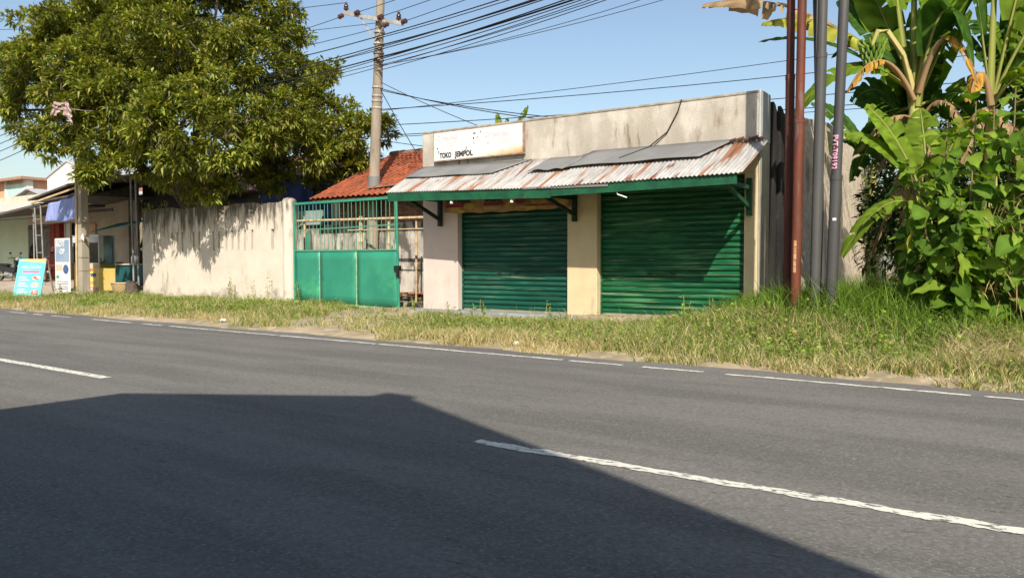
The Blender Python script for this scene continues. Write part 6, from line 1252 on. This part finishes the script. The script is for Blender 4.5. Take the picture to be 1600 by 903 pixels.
# low broad-leaved ground weeds
PX, PD, PL, PC = [], [], [], []
cx_, cy_ = scatter(7500, -31, 7, 8.4, 14.4); ok = verge_mask(cx_, cy_) & ((vnoise(cx_, cy_, 0.8, 4) > 0.50) | ((cx_ > -5.5) & (rg_.random(len(cx_)) < 0.7))) & (cy_ - far_y(cx_) > 0.55); cx_, cy_ = cx_[ok], cy_[ok]
hw = rg_.uniform(0.06, 0.24, len(cx_)) * (1 + 0.5 * sm((cx_ + 6) / 4))
for k in range(14):
    X = cx_ + 0.07 * rg_.normal(size=len(cx_)); Y = cy_ + 0.07 * rg_.normal(size=len(cx_)); PX.append(np.stack([X, Y, g(X, Y) + hw * rg_.random(len(cx_))], -1)); PD.append(np.stack([rg_.normal(size=len(X)), rg_.normal(size=len(X)), rg_.uniform(0, 0.9, len(X))], -1)); PL.append(rg_.uniform(0.035, 0.075, len(X)))
PX, PD, PL = np.concatenate(PX), np.concatenate(PD), np.concatenate(PL); V, T = leaf_cloud(PX, PD, PL, PL * 0.55, 0.15, 0.2, 81)
tag(np_mesh('ground_weeds', V, T, m_gl, np.repeat(colours(len(PX), [(0.17, 0.26, 0.03), (0.12, 0.21, 0.03), (0.24, 0.29, 0.05), (0.30, 0.24, 0.10)], [4, 4, 2, 1], 82), 5, 0)), 'low broad-leaved weeds spreading through the verge grass', 'weeds', kind='stuff')
# dry vines and straw tangled through the shrub
X, Y = scatter(800, -0.5, 1.6, 10.7, 11.5); z0_ = rg_.uniform(0.5, 2.0, len(X)); a = rg_.normal(size=(len(X), 3)) * np.array([0.5, 0.5, 0.9]); PS = np.stack([X, Y, z0_], -1); LNv = rg_.uniform(0.15, 0.5, len(X))
V, T = leaf_cloud(PS, a, LNv, np.full(len(X), 0.012), 0.1, 0.3, 90)
o = tag(np_mesh('straw_tangle', V, T, m_gl, np.repeat(colours(len(X), [(0.40, 0.31, 0.13), (0.22, 0.26, 0.06), (0.30, 0.20, 0.10)], [3, 2, 1], 91), 5, 0)), 'dry straw and thin vines tangled in the large-leaved shrub', 'straw', kind='stuff')

# single weeds that stand out before the shop and the wall
def weed(x, y, h, n_, lf, label, seed):
    r = np.random.default_rng(seed); zb = gz(x, y) if y < YF - 1.0 or x < -11.9 else gz(x, y) + 0.03
    t = thing('weed', (x, y, zb), label, 'weed', 'weeds before the shop'); b = MB(); P, D_ = [], []
    for s in range(3):
        tip = np.array([x + r.normal() * 0.1 * h, y + r.normal() * 0.08, zb + h * (1 - 0.2 * s)]); q0 = np.array([x + 0.02 * s, y, zb - 0.03]); b.tube([q0, (q0 + tip) / 2 + r.normal(size=3) * 0.02, tip], [0.006, 0.005, 0.003], 5)
        for k in range(n_): u_ = r.uniform(0.3, 1.0); P.append(q0 + (tip - q0) * u_); D_.append(r.normal(size=3) * np.array([1, 1, 0.5]) + [0, 0, 0.4])
    b.build('stem', m_psd, t); P, D_ = np.array(P), np.array(D_); ll = r.uniform(0.7, 1.3, len(P)) * lf; V, T = leaf_cloud(P, D_, ll, ll * 0.5, 0.15, 0.2, seed)
    tag(np_mesh('foliage', V, T, m_gl, np.repeat(colours(len(P), [(0.10, 0.19, 0.03), (0.16, 0.25, 0.04), (0.20, 0.13, 0.06)], [3, 3, 1], seed), 5, 0), parent=t), kind='stuff')
for i, (x, y, h, n_, lf, lb) in enumerate(((-4.95, 12.55, 0.50, 8, 0.10, 'spindly weed with reddish leaves standing before the leaf green shutter'), (-9.0, 12.2, 0.42, 12, 0.07, 'bushy dark weed below the bluish green shutter'), (-7.55, 12.3, 0.40, 9, 0.07, 'thin weed at the foot of the middle pillar'), (-11.0, 12.4, 0.36, 12, 0.07, 'leafy weed at the foot of the pinkish pillar'),
        (-10.0, 12.35, 0.30, 9, 0.06, 'small weed between pinkish pillar and first shutter'), (-4.5, 12.5, 0.38, 7, 0.09, 'short weed near the end pillar of the shop'), (-9.6, 12.25, 0.24, 10, 0.06, 'low weed on the step of the first shutter'), (-8.6, 11.3, 0.34, 16, 0.07, 'dense weed in the verge grass before the first shutter'),
        (-20.0, 14.2, 0.85, 26, 0.07, 'tall straggly weed against the plaster wall'), (-18.1, 14.2, 0.95, 14, 0.06, 'wispy weed beside the wall end post'), (-18.7, 14.15, 0.6, 14, 0.06, 'low straggly weed near the wall end post'), (-28.4, 13.3, 0.35, 20, 0.08, 'leafy weed at the edge of the stall forecourt'), (-26.8, 14.9, 0.45, 20, 0.09, 'weed growing between cart and basket'), (-25.0, 12.2, 0.4, 20, 0.09, 'green weed beside the sandwich board'), (-16.7, 14.1, 0.6, 14, 0.09, 'strap-leaved weed against the green gate'))): weed(x, y, h, n_, lf, lb, 300 + i)
for i, (x, lb) in enumerate(((-24.9, 'yellow-green weed rooted on top of the plaster wall beside the pipe posts'), (-23.9, 'small tuft of weed on the plaster wall top under the tree'), (-22.6, 'low weed on the crest of the mouldy wall'))):
    zt_ = float(topw(np.array([x]))[0]) - 0.01; t = thing('wall_weed', (x, WY + 0.07, zt_), lb, 'weed'); r = np.random.default_rng(500 + i); n_ = 60
    b = MB(); 
    for k in range(4): b.tube([(x, WY + 0.07, zt_ - 0.03), (x + r.normal() * 0.1, WY + 0.03 + r.normal() * 0.05, zt_ + 0.2)], 0.004, 4)
    b.build('stem', m_psd, t); P_ = np.stack([x + r.normal(size=n_) * 0.16, WY + 0.03 + r.normal(size=n_) * 0.07, zt_ + r.uniform(-0.12, 0.24, n_)], -1); ll = r.uniform(0.05, 0.11, n_)
    V, T = leaf_cloud(P_, r.normal(size=(n_, 3)) + [0, -0.4, 0.2], ll, ll * 0.5, 0.15, 0.3, 510 + i); tag(np_mesh('foliage', V, T, m_gl, np.repeat(colours(n_, [(0.16, 0.22, 0.03), (0.26, 0.27, 0.05)], [1, 1], 520 + i), 5, 0), parent=t), kind='stuff')
# litter
m_lit = M('crumpled_white_litter', (0.72, 0.70, 0.64), (0.60, 0.57, 0.5), 8, 0.7, 0.5, 20)
for i, (x, y) in enumerate(((-12.9, 9.05), (-5.9, 8.75))):
    r = np.random.default_rng(i); b = MB().ellipsoid((x, y, gz(x, y) + 0.035), (0.055, 0.04, 0.025), 7, 5); b.v = [(a + r.normal() * 0.014, c + r.normal() * 0.014, d_ + r.normal() * 0.01) for a, c, d_ in b.v]
    single('litter', b, m_lit, 'crumpled white scrap of litter on the road edge', 'litter', 'scraps of litter along the verge')
